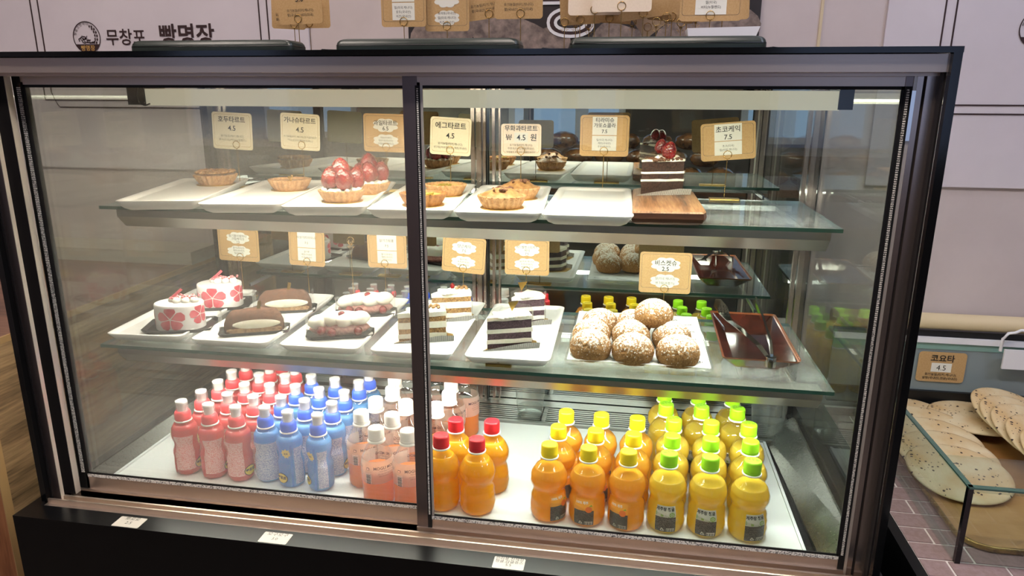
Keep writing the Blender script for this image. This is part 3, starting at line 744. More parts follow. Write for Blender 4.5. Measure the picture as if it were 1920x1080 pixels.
for k in range(9): cr.blob(.0055, .0055, .004, 8, 5, .2, 2, k, M=Matrix.Translation((-.010+.005*k, .004+.012*abs(math.sin(k)), zc+.003)))
part('cream_rosette', cr, M['cream'], t)
vl = [(M['velvet'], 9), (M['cream2'], 8), (M['velvet'], 13), (M['cream2'], 8), (M['velvet'], 17), (M['cream2'], 7)]
ZM = Z2+PT
def pick(t, x, y, z):
    part('gold_pick', MB().add([(x-.009,y,z+.013),(x+.010,y,z+.014),(x-.002,y,z-.004),(x-.009,y+.0006,z+.013),(x+.010,y+.0006,z+.014),(x-.002,y+.0006,z-.004)], [(0,2,1),(3,4,5),(0,1,4,3),(1,2,5,4),(2,0,3,5)]), M['goldp'], t)
t, zc = wedge('dark purple and white layer cake slice in front, beside the puffs', .872, .182, ZM, .36, vl, M['cream'], .055, .080, .055, 'dark layer cake slices'); pick(t, .012, .030, zc+.005)
t, zc = wedge('dark purple and white layer cake slice behind the front dark one', .885, .318, ZM, .40, vl, M['cream'], .054, .066, .052, 'dark layer cake slices'); pick(t, -.004, .030, zc+.008)
cl = [(M['carrot'], 5), (M['cream2'], 9), (M['carrot'], 11), (M['cream2'], 13), (M['carrot'], 11), (M['cream2'], 9)]
def carrot_top(t, zc):
    part('strawberry_piece', MB().blob(.005, .0045, .006, 10, 7, .2, 2, 1), M['straw'], t, (.004, .020, zc+.009))
    rnd = random.Random(5); mb = MB()
    for k in range(10): mb.blob(.0035, .003, .003, 6, 4, .4, 3, k, M=Matrix.Translation((.012+.020*rnd.random(), .008+.02*rnd.random(), zc+.005)))
    part('nut_crumbs', mb, M['fig'], t, kind='stuff')
t, zc = wedge('carrot cake slice in front, crossed by the middle door stile', .713, .192, ZM, .34, cl, M['cream'], .051, .086, .055, 'carrot cake slices'); carrot_top(t, zc)
t, zc = wedge('carrot cake slice behind the front carrot slice', .735, .318, ZM, .34, cl, M['cream'], .054, .078, .052, 'carrot cake slices'); carrot_top(t, zc)

# ------------------------------------------------------------------ pink oval cakes
def black_tray(t, w_, d_, lip=.006, rot=0, cut=.012):
    pts = [(-w_/2+cut, -d_/2), (w_/2-cut*.6, -d_/2), (w_/2, -d_/2+cut*.6), (w_/2, d_/2-cut), (w_/2-cut, d_/2), (-w_/2+cut*.6, d_/2), (-w_/2, d_/2-cut*.6), (-w_/2, -d_/2+cut)]
    rings = []
    for i, z in ((.004, 0), (0, lip), (.001, lip+.0004), (.006, .0016)):
        rings.append([(x*(1-2*i/w_), y*(1-2*i/d_), z) for x, y in pts])
    part('cake_tray', MB().loft(rings, 0, False), M['blackcard'], t, (0, 0, 0), (0, 0, rot))
def oval(label, x, y, z, rz, group):
    t = thing('oval_cake', label, 'cake', (x, y, z), rz, group)
    black_tray(t, .125, .085, .007)
    a, b, h = .044, .034, .049
    n = 48; e = lambda th, q=1.0: (a*q*math.cos(th), b*q*math.sin(th))
    prof = [(1, .002), (1, .030), (1, h-.003), (.985, h), (.94, h+.001)]
    mb = MB().loft([[(*e(2*PI*k/n, q), z_) for k in range(n)] for q, z_ in prof], 0, True); part('cake_body', mb, M['whitecake'], t)
    pt = MB()
    for fi, (th0, z0, sz) in enumerate(((-1.75, .025, .025), (-.45, .030, .021), (-3.1, .022, .020), (.9, .025, .020), (2.1, .024, .020))):
        for k in range(5):
            an = R(90+72*k+10*fi); ps = []
            for lx, ly in ((.0012, 0), (.006, .0038), (.011, .0070), (.0155, .0062), (.0178, 0), (.0155, -.0062), (.011, -.0070), (.006, -.0038)):
                lx, ly = lx*sz/.0178, ly*sz/.0178
                u, v = lx*math.cos(an)-ly*math.sin(an), lx*math.sin(an)+ly*math.cos(an)
                ps.append((u, v*.92))
            grid = []
            c = (sum(p[0] for p in ps)/8, sum(p[1] for p in ps)/8)
            rad = [[(c[0]+(p[0]-c[0])*f, c[1]+(p[1]-c[1])*f) for p in ps] for f in (1, .66, .33, .05)]
            def mp(u, v):
                th = th0+u/((a+b)/2*1.02); zz = min(max(z0+v, .003), h-.003); xx, yy = e(th, 1.012); return (xx, yy, zz)
            pt.loft([[mp(*p) for p in ring] for ring in rad], 0, True, False, True)
    part('petal_print', pt, M['pinkprint'], t)
    cr = MB(); rnd = random.Random(2)
    for k in range(9):
        q = k/8; cr.blob(.008, .007, .0065, 10, 6, .2, 2, k, M=Matrix.Translation((-.012+.042*q, .004+.010*math.sin(k*2.2), h+.004)))
    part('piped_cream', cr, M['cream'], t)
    cb = MB()
    for k in range(46):
        s = rnd.uniform(.0014, .0032); cb.blob(s, s*.8, s*.7, 6, 4, .3, 3, k, M=Matrix.Translation((-.016+.05*rnd.random(), -.006+.024*rnd.random(), h+.0085+.002*rnd.random())))
    part('pink_crumbs', cb, M['pinkcrumb'], t, kind='stuff')
    part('chocolate_stick', MB().box(-.0025, .0025, -.0008, .0008, -.006, .022), M['pinkprint'], t, (-.010, 0, h+.010), (0, R(50), .3))
oval('pink petal patterned oval cake in front on a black card tray', .243, .190, ZM, .30, 'pink oval cakes')
oval('pink petal patterned oval cake behind, nearer the back of the case', .238, .335, ZM, .32, 'pink oval cakes')

# ------------------------------------------------------------------ tiramisu rolls
def tira(label, x, y, z, rz, group):
    t = thing('tiramisu_roll', label, 'cake', (x, y, z), rz, group)
    black_tray(t, .125, .05, .006, 0, .006)
    L = .104; seg = 20
    def sect(u, q=1.0, y_=0):
        hh = (.034+.006*math.sin(u*PI))*q
        return [(u*L-L/2, -.019*q+y_, .0025), (u*L-L/2, -.021*q+y_, .012), (u*L-L/2, -.017*q+y_, .010+hh*.6), (u*L-L/2, -.006*q+y_, .006+hh), (u*L-L/2, .008*q+y_, .005+hh), (u*L-L/2, .018*q+y_, .022*q), (u*L-L/2, .020*q+y_, .010), (u*L-L/2, .018*q+y_, .0025)]
    rings = []
    for k in range(seg+1):
        u = k/seg; q = min(1, .45+math.sqrt(max(0, min(u, 1-u)*6))*.6)
        rings.append([(px, py+.0012*noise.noise(Vector((px*80, i, 2))), pz+.002*noise.noise(Vector((px*60, i*.7, 5)))) for i, (px, py, pz) in enumerate(sect(u, q))])
    part('roll_body', MB().loft(rings, 0, True), M['cocoa'], t)
    def band(mat, name, zz0, zz1, u0, u1, yo):
        mb = MB(); vs = []; n = 16
        for k in range(n+1):
            f = k/n; u = u0+(u1-u0)*f; e_ = math.sqrt(max(0, 1-(2*f-1)**2)); zc_ = (zz0+zz1)/2; hw = (zz1-zz0)/2*max(.2, e_)
            vs += [(u*L-L/2, -.0215-yo, zc_-hw), (u*L-L/2, -.0225-yo, zc_), (u*L-L/2, -.0195-yo, zc_+hw)]
        fs = []
        for k in range(n):
            for j in (0, 1): fs.append((k*3+j, k*3+3+j, k*3+4+j, k*3+1+j))
        part(name, mb.add(vs, fs, 0, True), mat, t)
    band(M['tira'], 'sponge_band', .004, .017, .05, .97, 0)
    band(M['cream2'], 'cream_band', .013, .029, .16, .95, .0006)
    band(M['tira'], 'sponge_band', .004, .011, .10, .95, .0012)
    fm = MB(); H = .048
    for (xa, ya), (xb, yb) in (((-.058, -.0245), (.056, -.0245)), ((.056, -.0245), (.056, .022)), ((-.058, .022), (-.058, -.0245))):
        fm.add([(xa,ya,.002),(xb,yb,.002),(xb,yb,H),(xa,ya,H)], [(0,1,2,3)])
    part('clear_film', fm, M['film'], t)
    part('gold_pick', MB().box(-.003, .003, -.0004, .0004, -.004, .014), M['goldp'], t, (.01, -.006, .046), (0, .2, 0))
tira('cocoa dusted tiramisu roll in front, inside a clear film', .392, .190, ZM, .42, 'tiramisu rolls')
tira('cocoa dusted tiramisu roll behind the front tiramisu roll', .385, .325, ZM, .36, 'tiramisu rolls')

# ------------------------------------------------------------------ strawberry cream cakes
def creamy(label, x, y, z, rz, group):
    t = thing('cream_cake', label, 'cake', (x, y, z), rz, group)
    black_tray(t, .122, .052, .006, 0, .01)
    part('berry_layer', MB().blob(.054, .022, .013, 26, 12, .12, 3, 3, zmin=-.0105, M=Matrix.Translation((0, 0, .0135))), M['pinkmousse'], t)
    cr = MB()
    for k in range(4): cr.blob(.020, .0145, .0135, 20, 12, .14, 2, k, M=Matrix.Translation((-.036+.0235*k, -.006+.003*(k % 2), .030+.002*(k % 2))) @ Matrix.Rotation(.5, 4, 'Z'))
    cr.blob(.048, .017, .014, 28, 12, .14, 3, 9, M=Matrix.Translation((.006, .005, .030)))
    part('piped_cream', cr, M['cream'], t)
    for k, (dx, dy, dz) in enumerate(((-.034, -.019, .016), (-.016, -.020, .013), (.030, -.019, .013))):
        o = part('strawberry_piece', STR, None, t, (dx, dy, dz), (PI/2*.8, .3*k, .4)); o.scale = (.62, .62, .45)
    part('cherry_piece', MB().blob(.0065, .006, .005, 12, 8, .15, 2), M['straw'], t, (.004, -.004, .042))
    fm = MB(); H = .046
    for (xa, ya), (xb, yb) in (((-.058, -.0245), (.057, -.0245)), ((.057, -.0245), (.057, .022)), ((-.058, .022), (-.058, -.0245))):
        fm.add([(xa,ya,.002),(xb,yb,.002),(xb,yb,H),(xa,ya,H)], [(0,1,2,3)])
    part('clear_film', fm, M['film'], t)
creamy('white cream cake with berry base in front, inside a clear film', .556, .198, ZM, .34, 'strawberry cream cakes')
creamy('white cream cake with berry base behind the front cream cake', .556, .330, ZM, .36, 'strawberry cream cakes')

# ------------------------------------------------------------------ puffs on a paper lined plate
t = thing('glass_plate', 'clear glass plate lined with script printed paper under the cream puffs', 'plate', (1.092, .140, Z2+.0004))
mb = MB(); rings = [[(x, y, z) for x, y in rrect(-.122+i, .122-i, i, .295-i, .012)] for i, z in ((.016, 0), (.004, .004), (0, .010), (.002, .011), (.016, .0055))]
part('plate_body', mb.loft(rings, 0, True), M['plastic'], t)
lp_ = MB(); N = 16
vs = []
for j in range(N+1):
    for i in range(N+1):
        u, v = i/N, j/N; x_, y_ = -.117+.234*u, .006+.282*v; ed = min(u, 1-u, v, 1-v)
        vs.append((x_, y_, .0072+(.006*(1-ed*10) if ed < .1 else 0)+.0008*noise.noise(Vector((x_*60, y_*60, 1)))))
lp_.add(vs, [(j*(N+1)+i, j*(N+1)+i+1, (j+1)*(N+1)+i+1, (j+1)*(N+1)+i) for j in range(N) for i in range(N)], 0, True)
pp = part('paper_liner', lp_, M['paper'], t)
g = MB()
for k, (wd, x_, y_) in enumerate((('bonne', -.085, .255), ('cuisine', -.03, .262), ('pour vous', .05, .262), ('amour', .088, .235), ('journal', .09, .195), ('saveur', .094, .15), ('salle', .095, .11), ('villa', .098, .07), ('cafe', .1, .035), ('merci', -.1, .2), ('jour', -.105, .13), ('pain', -.104, .07), ('la vie', -.07, .022), ('du four', -.01, .02), ('tresor', .05, .02))):
    put_flat(g, wd, .014, x_, y_, .0105, rot=.25 if k % 2 else .1)
part('script_print', g, M['ink_grey'], pp)
pm = []
for k in range(3):
    mb = MB().blob(.0342, .0342, .029, 84, 52, .055, 8.5+k, k+1, ridged=True, zmin=-.017)
    pm.append(mb.mesh('cream_puff', [M['puff']]))
zp = Z2+.0255
for i, (x, y, dz, s, lb) in enumerate(((1.012, .182, 0, 1.02, 'front left cream puff of the front row'), (1.083, .176, 0, 1.02, 'middle cream puff of the front row'), (1.157, .178, 0, 1.04, 'front right cream puff of the front row'),
        (1.010, .247, 0, .98, 'left cream puff of the second row'), (1.079, .243, .003, .98, 'middle cream puff of the second row'), (1.150, .247, .003, .98, 'right cream puff of the second row'),
        (1.022, .314, 0, .98, 'cream puff at the back left of the pile'), (1.083, .311, .003, .95, 'cream puff at the back, left under the topmost one'), (1.118, .270, .036, .98, 'topmost cream puff, lying on the others'))):
    o = part('cream_puff', pm[i % 3], None, None, (x, y, zp+dz), (0, 0, i*1.3)); o.scale = (s, s, s); tag(o, lb+', sugared brown crust', 'cream puff', 'sugared cream puffs on the glass plate')

# ------------------------------------------------------------------ brown ceramic tray and tongs
t = thing('ceramic_tray', 'dark brown glazed rectangular tray at right of the middle shelf', 'tray', (1.288, .160, Z2+.0004), -.02)
def rr3(x0, x1, y0, y1, r, z, bow=0): return [(x, y, z+bow*(abs(x)/.06)**2*.5+bow*(abs(y-.13)/.13)**2*.5) for x, y in rrect(x0, x1, y0, y1, r, 3)]
rings = [rr3(-.036, .036, .035, .225, .006, 0), rr3(-.040, .040, .03, .23, .006, .004), rr3(-.060, .060, 0, .262, .005, .022, .004), rr3(-.061, .061, -.001, .263, .005, .025, .004)]
r2_ = [rr3(-.061, .061, -.001, .263, .005, .025, .004), rr3(-.057, .057, .004, .258, .005, .024, .003), rr3(-.036, .036, .034, .228, .006, .0065)]
mb = MB().loft(rings[:3], 0, False, True, False).loft(rings[2:]+r2_[:2], 1, False, False, False).loft(r2_[1:], 0, False, False, True); part('tray_body', mb, [M['glaze'], M['glaze_rim']], t)
mb = MB()
for k in range(34): mb.blob(.0022, .0035, .0016, 6, 4, M=Matrix.Translation((.0605, .01+k*.0074, .029)))
part('rope_rim', mb, M['glaze_rim'], t, kind='stuff')
t = thing('tongs', 'steel serving tongs with perforated tips lying in the brown tray', 'tongs', (1.288, .175, Z2+.020), 0)
def blade(pts, ws, th, name):
    mb = MB(); rings = []
    for (x, y, z), w_ in zip(pts, ws): rings.append([(x-w_/2, y, z), (x+w_/2, y, z), (x+w_/2, y, z+th), (x-w_/2, y, z+th)])
    part(name, mb.loft(rings, 0, False), M['chrome'], t)
blade([(.010, -.02, .012), (.0, .02, .020), (-.022, .09, .026), (-.034, .13, .026), (-.040, .165, .030), (-.044, .19, .036), (-.046, .215, .042)], [.007, .010, .011, .010, .020, .024, .010], .0012, 'arm')
blade([(.014, -.02, .012), (.018, .02, .022), (.020, .09, .030), (.021, .13, .034), (.022, .18, .038), (.023, .215, .042)], [.004, .004, .004, .004, .005, .003], .009, 'arm')
part('spring_end', MB().lathe([(.0085, -.008), (.0088, .0), (.0088, .008), (.0085, .0085)], 18, cap0=False, M=Matrix.Translation((.012, -.026, .010)) @ Matrix.Rotation(.0, 4, 'X')), M['chrome'], t)
g = MB()
for j in range(5):
    for i in range(4): g.blob(.0013, .0013, .0006, 6, 4, M=Matrix.Translation((-.049+i*.0052, .150+j*.0095, .0292+j*.0022)))
part('tip_hole', g, M['blackm'], t, kind='stuff')

# ------------------------------------------------------------------ price cards
def cloud(cx, cz, w_, h_):
    pts = []
    for k in range(48):
        a = 2*PI*k/48; q = 1+.20*abs(math.sin(a*4)); pts.append((cx+w_/2*q*math.cos(a)*.85, cz+h_/2*q*math.sin(a)*.85))
    return pts
def card(mb, x0, x1, z0, z1, r=.006): 
    pts = rrect(x0, x1, z0, z1, r); vs = [(x, 0, z) for x, z in pts]+[(x, .0008, z) for x, z in pts]; n = len(pts)
    mb.add(vs, [tuple(range(n)), tuple(range(2*n-1, n-1, -1))]+[(i, n+i, n+(i+1) % n, (i+1) % n) for i in range(n)])
def frame_line(mb, x0, x1, z0, z1, y, w_=.0005, r=.005):
    a, b = rrect(x0, x1, z0, z1, r), rrect(x0+w_, x1-w_, z0+w_, z1-w_, r); n = len(a)
    mb.add([(x, y, z) for x, z in a]+[(x, y, z) for x, z in b], [(i, (i+1) % n, n+(i+1) % n, n+i) for i in range(n)])
def price_card(label, x, y, zb, ring_z, w_, h_, style, lines, roll=0, dx=0, base='gold', group=None, drop=.010, rz=0, base_w=.028):
    """stand: base plate at zb, wire up to a ring that grips the card's lower edge. lines: (text, size, z in the card from its centre)"""
    t = thing('price_card', label, 'price card', (x, y, zb), rz, group)
    H = ring_z-zb
    if base: part('stand_base', MB().prism(rrect(-base_w, base_w, -.011, .011, .002), 0, .0028), M['goldp'], t)
    st = part('stand_wire', MB().tube([(0, 0, .002), (0, 0, H-.0075)], .0008, 6).tube([(.0075*math.cos(2*PI*k/20), -.0012, H+.0075*math.sin(2*PI*k/20)) for k in range(20)], .0007, 6, closed=True), M['gold'], t)
    mats = {'cream': M['cream_card'], 'pink': M['pink_card'], 'kraft': M['kraft'], 'rect': M['kraft'], 'plain': M['kraft'], 'grey': M['pink_card']}
    cx_, cz_ = dx, H+h_/2-drop
    Mt = Matrix.Translation((cx_, 0, cz_)) @ Matrix.Rotation(R(-roll), 4, 'Y')
    mb = MB(); card(mb, -w_/2, w_/2, -h_/2, h_/2); c = part('card', MB().add(mb.v, mb.f, 0, False, Mt), mats[style], t)
    if style in ('kraft', 'rect', 'cream', 'pink', 'plain'):
        mb = MB(); frame_line(mb, -w_/2+.004, w_/2-.004, -h_/2+(.010 if style in ('kraft', 'rect') else .006), h_/2-.004, -.0003)
        part('border_line', MB().add(mb.v, mb.f, 0, False, Mt), M['ink_grey'] if style in ('kraft', 'rect') else M['kraft'], c)
    if style == 'kraft':
        for k, (a, b, cz2) in enumerate(((.58, .36, .20), (.58, .34, -.20))):
            p = cloud(0, cz2*h_, w_*a, h_*b); part('cloud_sticker', MB().add([(q, -.0005, s_) for q, s_ in p], [tuple(range(len(p)))], 0, False, Mt), M['sticker'], c)
    if style == 'rect':
        for z0, z1 in ((.02, .46), (-.36, .0)):
            p = [(-w_*.25, z0*h_), (w_*.25, z0*h_), (w_*.25, z1*h_), (-w_*.25, z1*h_)]; part('paper_sticker', MB().add([(q, -.0005, s_) for q, s_ in p], [(0,1,2,3)], 0, False, Mt), M['sticker'], c)
    if style == 'pink':
        p = [(-w_*.17, -.07*h_), (w_*.17, -.07*h_), (w_*.17, .23*h_), (-w_*.17, .23*h_)]; part('paper_sticker', MB().add([(q, -.0005, s_) for q, s_ in p], [(0,1,2,3)], 0, False, Mt), M['sticker'], c)
    g = MB()
    for tx, sz, z in lines: put_text(g, tx, sz, 0, z*h_-sz*.35, -.0008, M=Mt, bold=.012 if sz > .009 else .0)
    if lines: part('lettering', g, M['ink'], c)
    return t
small = [('유기농밀(터키,캐나다)', .0056, -.20), ('', .0056, -.3)]
YT = .447
T = Z1+.0006
def tc(label, x, rz_, w_, h_, style, lines, roll=0, dx=0, y=YT): return price_card(label, x, y, T, rz_, w_, h_, style, lines, roll, dx)
tc('cream price card reading 4.5 over the walnut tart, leftmost on the upper shelf', .241, .544, .090, .076, 'cream', [('호두타르트', .0135, .31), ('4.5', .0145, .08), ('유기농밀(터키,캐나다)', .0058, -.14), ('호두(미국),버터(뉴질랜드)', .0058, -.24)], -2.5, -.007)
tc('cream price card reading 4.5 over the ganache tart', .388, .545, .086, .074, 'cream', [('가나슈타르트', .0128, .31), ('4.5', .0145, .06), ('유기농밀(터키,캐나다),생크림(대로한', .0048, -.14), ('미나),초코릿(벨기에,프랑스)', .0048, -.24)], -3, -.002)
tc('kraft price card with cloud stickers reading 6.5 behind the strawberry tarts', .571, .544, .094, .076, 'kraft', [('과일타르트', .0110, .26), ('6.5', .0110, .12), ('과일(국내산)', .0048, -.12), ('밀(미국,캐나다)', .0048, -.20), ('크림(아르헨티나)', .0048, -.28)], -1, 0)
tc('cream price card reading 4.5 just right of the middle stile', .705, .540, .084, .074, 'cream', [('에그타르트', .0140, .28), ('4.5', .0145, .02), ('유기농밀(터키,캐나다)', .0056, -.20), ('생크림(아르헨티나), 계란(국내산)', .0050, -.30)], -3, .001)
tc('pale pink price card with white patch reading 4.5 over the fig tarts', .849, .541, .080, .062, 'pink', [('무화과타르트', .0120, .36), ('￦  4.5  원', .0150, .08), ('유기농밀(터키.캐나다)', .0050, -.16), ('무화과(터키),계란(국내산)', .0050, -.27), ('"직접졸인 무화과의 달콤한 타르트"', .0042, -.38)], 0, 0)
tc('kraft price card with two white stickers reading 7.5 behind the empty plate', 1.012, .543, .094, .078, 'rect', [('티라미슈', .0098, .38), ('가또쇼콜라', .0092, .25), ('7.5', .0092, .11), ('밀(미국.캐나다)', .0048, -.10), ('계란(국내산)', .0048, -.18), ('우유(국내산)', .0048, -.26)], 0, 0)
tc('kraft price card with white sticker reading 7.5, rightmost on the upper shelf', 1.245, .540, .100, .070, 'rect', [('초코케익', .0125, .32), ('7.5', .0125, .12), ('초코(미국)', .0050, -.12), ('밀(미국.캐나다)', .0050, -.22)], 5, -.001)
T2 = Z2+.0006
def mc(label, x, rz_, w_, h_, style, lines, roll=0, dx=0, y=YT): return price_card(label, x, y, T2, rz_, w_, h_, style, lines, roll, dx)
mc('kraft price card with cloud stickers behind the pink oval cakes', .225, .301, .096, .074, 'kraft', [('딸기블라썸하나', .0066, .26), ('크림케이크', .0066, .17), ('7.5', .0066, .08), ('딸기(국내산)', .0052, -.10), ('계란(국내산)', .0052, -.18), ('밀(미국산)', .0052, -.26)], -1, -.002)
mc('kraft price card with two white stickers behind the tiramisu rolls', .381, .297, .082, .078, 'rect', [('사보이티라미슈', .0070, .30), ('7.5', .0070, .15), ('밀가루', .0048, -.10), ('계란(국내산)', .0048, -.18), ('우유(국내산)', .0048, -.26)], -2, .001)
mc('kraft price card with white stickers behind the cream cakes', .557, .300, .086, .074, 'rect', [('딸기크림롤', .0070, .30), ('7.5', .0070, .15), ('딸기(국내산)', .0048, -.10), ('계란(국내산)', .0048, -.18), ('밀(미국산)', .0048, -.26)], 0, .006)
mc('tilted kraft price card with cloud stickers behind the carrot cakes', .728, .297, .092, .076, 'kraft', [('당근케익', .0080, .24), ('7.5', .0080, .12), ('밀(미국)', .0048, -.12), ('치즈(미국산)', .0048, -.20), ('계란(국내산)', .0048, -.28)], -4, .002)
mc('kraft price card with cloud stickers behind the dark cake slices', .862, .298, .092, .076, 'kraft', [('레드벨벳크림치즈', .0062, .27), ('케익', .0066, .18), ('7.5', .0066, .09), ('밀(미국.캐나다)', .0048, -.12), ('치즈(미국산)', .0048, -.20), ('계란(국내산)', .0048, -.28)], 0, .001)
mc('kraft price card reading 2.5 behind the cream puffs', 1.143, .273, .102, .084, 'kraft', [('비스켓슈', .0120, .24), ('2.5', .0120, .10), ('밀(미국.캐나다)', .0062, -.14), ('생크림(프랑스)', .0062, -.25)], 0, 0)
price_card('bare gold wire card stand with empty ring left of the cream cake card', .483, YT, T2, .347, .001, .001, 'plain', [], 0, 0)

# ------------------------------------------------------------------ bottles
def curved(mb, vs, fs, rf, z0, a0, mi=0, eps=.0004):
    """wrap flat (x, z) points round a bottle; rf(z) gives its radius"""
    out = []
    for x, z in vs:
        r = rf(z0+z)+eps; rr = rf(z0)+eps; a = a0+x/rr; out.append((r*math.sin(a), -r*math.cos(a), z0+z))
    mb.add(out, fs, mi, True)
def grid_patch(w_, z0, z1, nx=10, nz=6, x0=0):
    vs = [(x0-w_/2+w_*i/nx, z0+(z1-z0)*j/nz) for j in range(nz+1) for i in range(nx+1)]
    return vs, [(j*(nx+1)+i, j*(nx+1)+i+1, (j+1)*(nx+1)+i+1, (j+1)*(nx+1)+i) for j in range(nz) for i in range(nx)]
def rfun(prof):
    def f(z):
        for (r0, z0), (r1, z1) in zip(prof, prof[1:]):
            if z0 <= z <= z1 and z1 > z0: return r0+(r1-r0)*(z-z0)/(z1-z0)
        return prof[-1][0] if z > prof[-1][1] else prof[0][0]
    return f
def star_pts(r, n=9, q=.72): return [(r*(1 if k % 2 == 0 else q)*math.sin(PI*k/n), r*(1 if k % 2 == 0 else q)*math.cos(PI*k/n)) for k in range(2*n)]
def fan(ps):
    n = len(ps); return [(0, 0)]+ps, [(0, 1+i, 1+(i+1) % n) for i in range(n)]
CAPR = .0140
def cap_mesh(r, h, z0, mat, knurl=30):
    mb = MB().lathe([(r*.98, z0), (r, z0+.001), (r, z0+.004)], 40).lathe([(r, z0+.0045), (r*.99, z0+.006), (r*.985, z0+h-.003), (r*.95, z0+h-.0008), (r*.86, z0+h)], 80, fl=lambda k, a: (.012 if k in (1, 2) else 0)*math.cos(knurl*a))
    return mb.mesh('cap', [mat])
def write_cap(z, s='제주랑', s2='감귤쥬스'):
    g = MB(); put_flat(g, s, .0075, 0, -.001, z); put_flat(g, '· · · · ·', .004, 0, -.0075, z); put_flat(g, s2, .0034, 0, .0068, z); return g.mesh('cap_print', [M['ink']])
# peanut shaped juice bottle
JP0 = [(.0245, 0), (.0285, .003), (.0308, .010), (.0314, .020), (.0308, .030), (.0312, .034), (.0306, .041), (.0302, .046), (.0275, .053), (.0262, .058), (.0268, .063), (.0298, .069), (.0312, .075), (.0310, .081), (.0316, .0835), (.0290, .092), (.0235, .101), (.0175, .108), (.0145, .113), (.0138, .119), (.0138, .123)]
jrf0 = rfun(JP0)
ZS = sorted(set([z for _, z in JP0] + [i*.0025 for i in range(49)]))
def smooth(z): return sum(jrf0(min(.123, max(0, z+d)))*q for d, q in ((-.003, .2), (-.0015, .2), (0, .2), (.0015, .2), (.003, .2)))
JP = [(jrf0(z) if z < .004 or z > .111 else smooth(z), z) for z in ZS]
jrf = rfun(JP)
def swirl(k, a):
    z = ZS[min(k, len(ZS)-1)]; m_ = max(0, min(1, (z-.008)/.01, (.106-z)/.01)); q = math.sin(2*a+z*130)
    return m_*(.020*q*abs(q)+.008*math.sin(z*420+a))
shell_j = MB().lathe(JP, 48, fl=swirl).mesh('bottle_shell', [M['pet']])
def liquid(prof, top, mat, sc=.955, fl=None):
    p = [(r*sc, z+.0015) for r, z in prof if z <= top]; f = rfun(prof); p.append((f(top)*sc, top)); return MB().lathe(p, 40, fl=fl).mesh('juice', [mat])
def juice_proto(name, capm, liq, lab):
    d = {'shell': shell_j, 'liq': liq, 'cap': cap_mesh(CAPR, .0225, .1215, capm), 'ring': MB().lathe([(.0150, .1185), (.0155, .1195), (.0155, .1208), (.0148, .1214)], 32).mesh('neck_ring', [M['cap_white']])}
    d['print'] = write_cap(.1442)
    if lab:
        parts = []
        mb = MB(); vs, fs = grid_patch(.034, -.022, .007, 12, 10); curved(mb, vs, fs, jrf, .030, 0); parts.append(('label_panel', mb.mesh('label_panel', [M['lab_black']])))
        mb = MB(); vs, fs = grid_patch(.034, .007, .0265, 12, 8); curved(mb, vs, fs, jrf, .030, 0); parts.append(('label_top', mb.mesh('label_top', [M['lab_grey'] if lab == 'g' else M['lab_or']])))
        mb = MB(); vs, fs = grid_patch(.013, -.0205, -.0140, 4, 2, .0085); curved(mb, vs, fs, jrf, .030, 0, 0, .0007)
        for k in range(9):
            vs, fs = grid_patch(.0007+.0004*(k % 3 == 0), -.0200, -.0147, 1, 1, .0030+k*.0014); curved(mb, vs, fs, jrf, .030, 0, 1, .0010)
        parts.append(('barcode', mb.mesh('barcode', [M['sticker'], M['ink']])))
        mb = MB()
        for k in range(3):   # recycling triangle
            a = R(90+120*k); a2 = R(90+120*(k+1)); c = (-.0050, -.0170); q = .0034
            p0, p1 = (c[0]+q*math.cos(a), c[1]+q*math.sin(a)), (c[0]+q*math.cos(a2), c[1]+q*math.sin(a2)); dx, dz = p1[0]-p0[0], p1[1]-p0[1]; ln = math.hypot(dx, dz); nx, nz = -dz/ln*.0005, dx/ln*.0005
            curved(mb, [(p0[0]+nx, p0[1]+nz), (p0[0]+dx*.8+nx, p0[1]+dz*.8+nz), (p0[0]+dx*.8-nx, p0[1]+dz*.8-nz), (p0[0]-nx, p0[1]-nz)], [(0,1,2,3)], jrf, .030, 0, 0, .0008)
        parts.append(('recycling_mark', mb.mesh('recycling_mark', [M['sticker']])))
        mb = MB()
        if lab == 'g':
            vs, fs = text2d('제주랑 청귤', .0066, 'CENTER', .02); curved(mb, [(x-.001, z+.0190) for x, z in vs], fs, jrf, .030, 0, 0, .0009)
            vs, fs = fan(star_pts(.0046, 14, .95)); curved(mb, [(x+.0105, z+.0118) for x, z in vs], fs, jrf, .030, 0, 1, .0008)
            for k in range(4):
                vs = [(-.0168, .0158-k*.0018), (-.006, .0118-k*.001), (.006, .0078), (.006, .0074), (-.006, .0110-k*.001), (-.0168, .0149-k*.0018)]; curved(mb, vs, [(0,1,4,5),(1,2,3,4)], jrf, .030, 0, 1, .0007)
            for k in range(6):
                a = R(60*k); vs = [(.0105, .0118), (.0105+.0036*math.cos(a-.25), .0118+.0036*math.sin(a-.25)), (.0105+.0036*math.cos(a+.25), .0118+.0036*math.sin(a+.25))]; curved(mb, vs, [(0,1,2)], jrf, .030, 0, 2, .0010)
            parts.append(('label_print', mb.mesh('label_print', [M['ink'], M['lab_green'], M['lab_grey']])))
        else:
            vs, fs = text2d('100% 제주', .0055, 'CENTER', .02); curved(mb, [(x-.004, z+.0190) for x, z in vs], fs, jrf, .030, 0, 0, .0009)
            vs, fs = fan(star_pts(.0058, 12, .97)); curved(mb, [(x+.0085, z+.0095) for x, z in vs], fs, jrf, .030, 0, 1, .0009)
            curved(mb, [(.0085, .0150), (.013, .0185), (.015, .0160)], [(0,1,2)], jrf, .030, 0, 2, .0011)
            parts.append(('label_print', mb.mesh('label_print', [M['cap_white'], M['fruit_or'], M['lab_green']])))
        d['lab'] = parts
    return d
P_red = juice_proto('r', M['cap_red'], liquid(JP, .106, M['j_or'], fl=swirl), None)
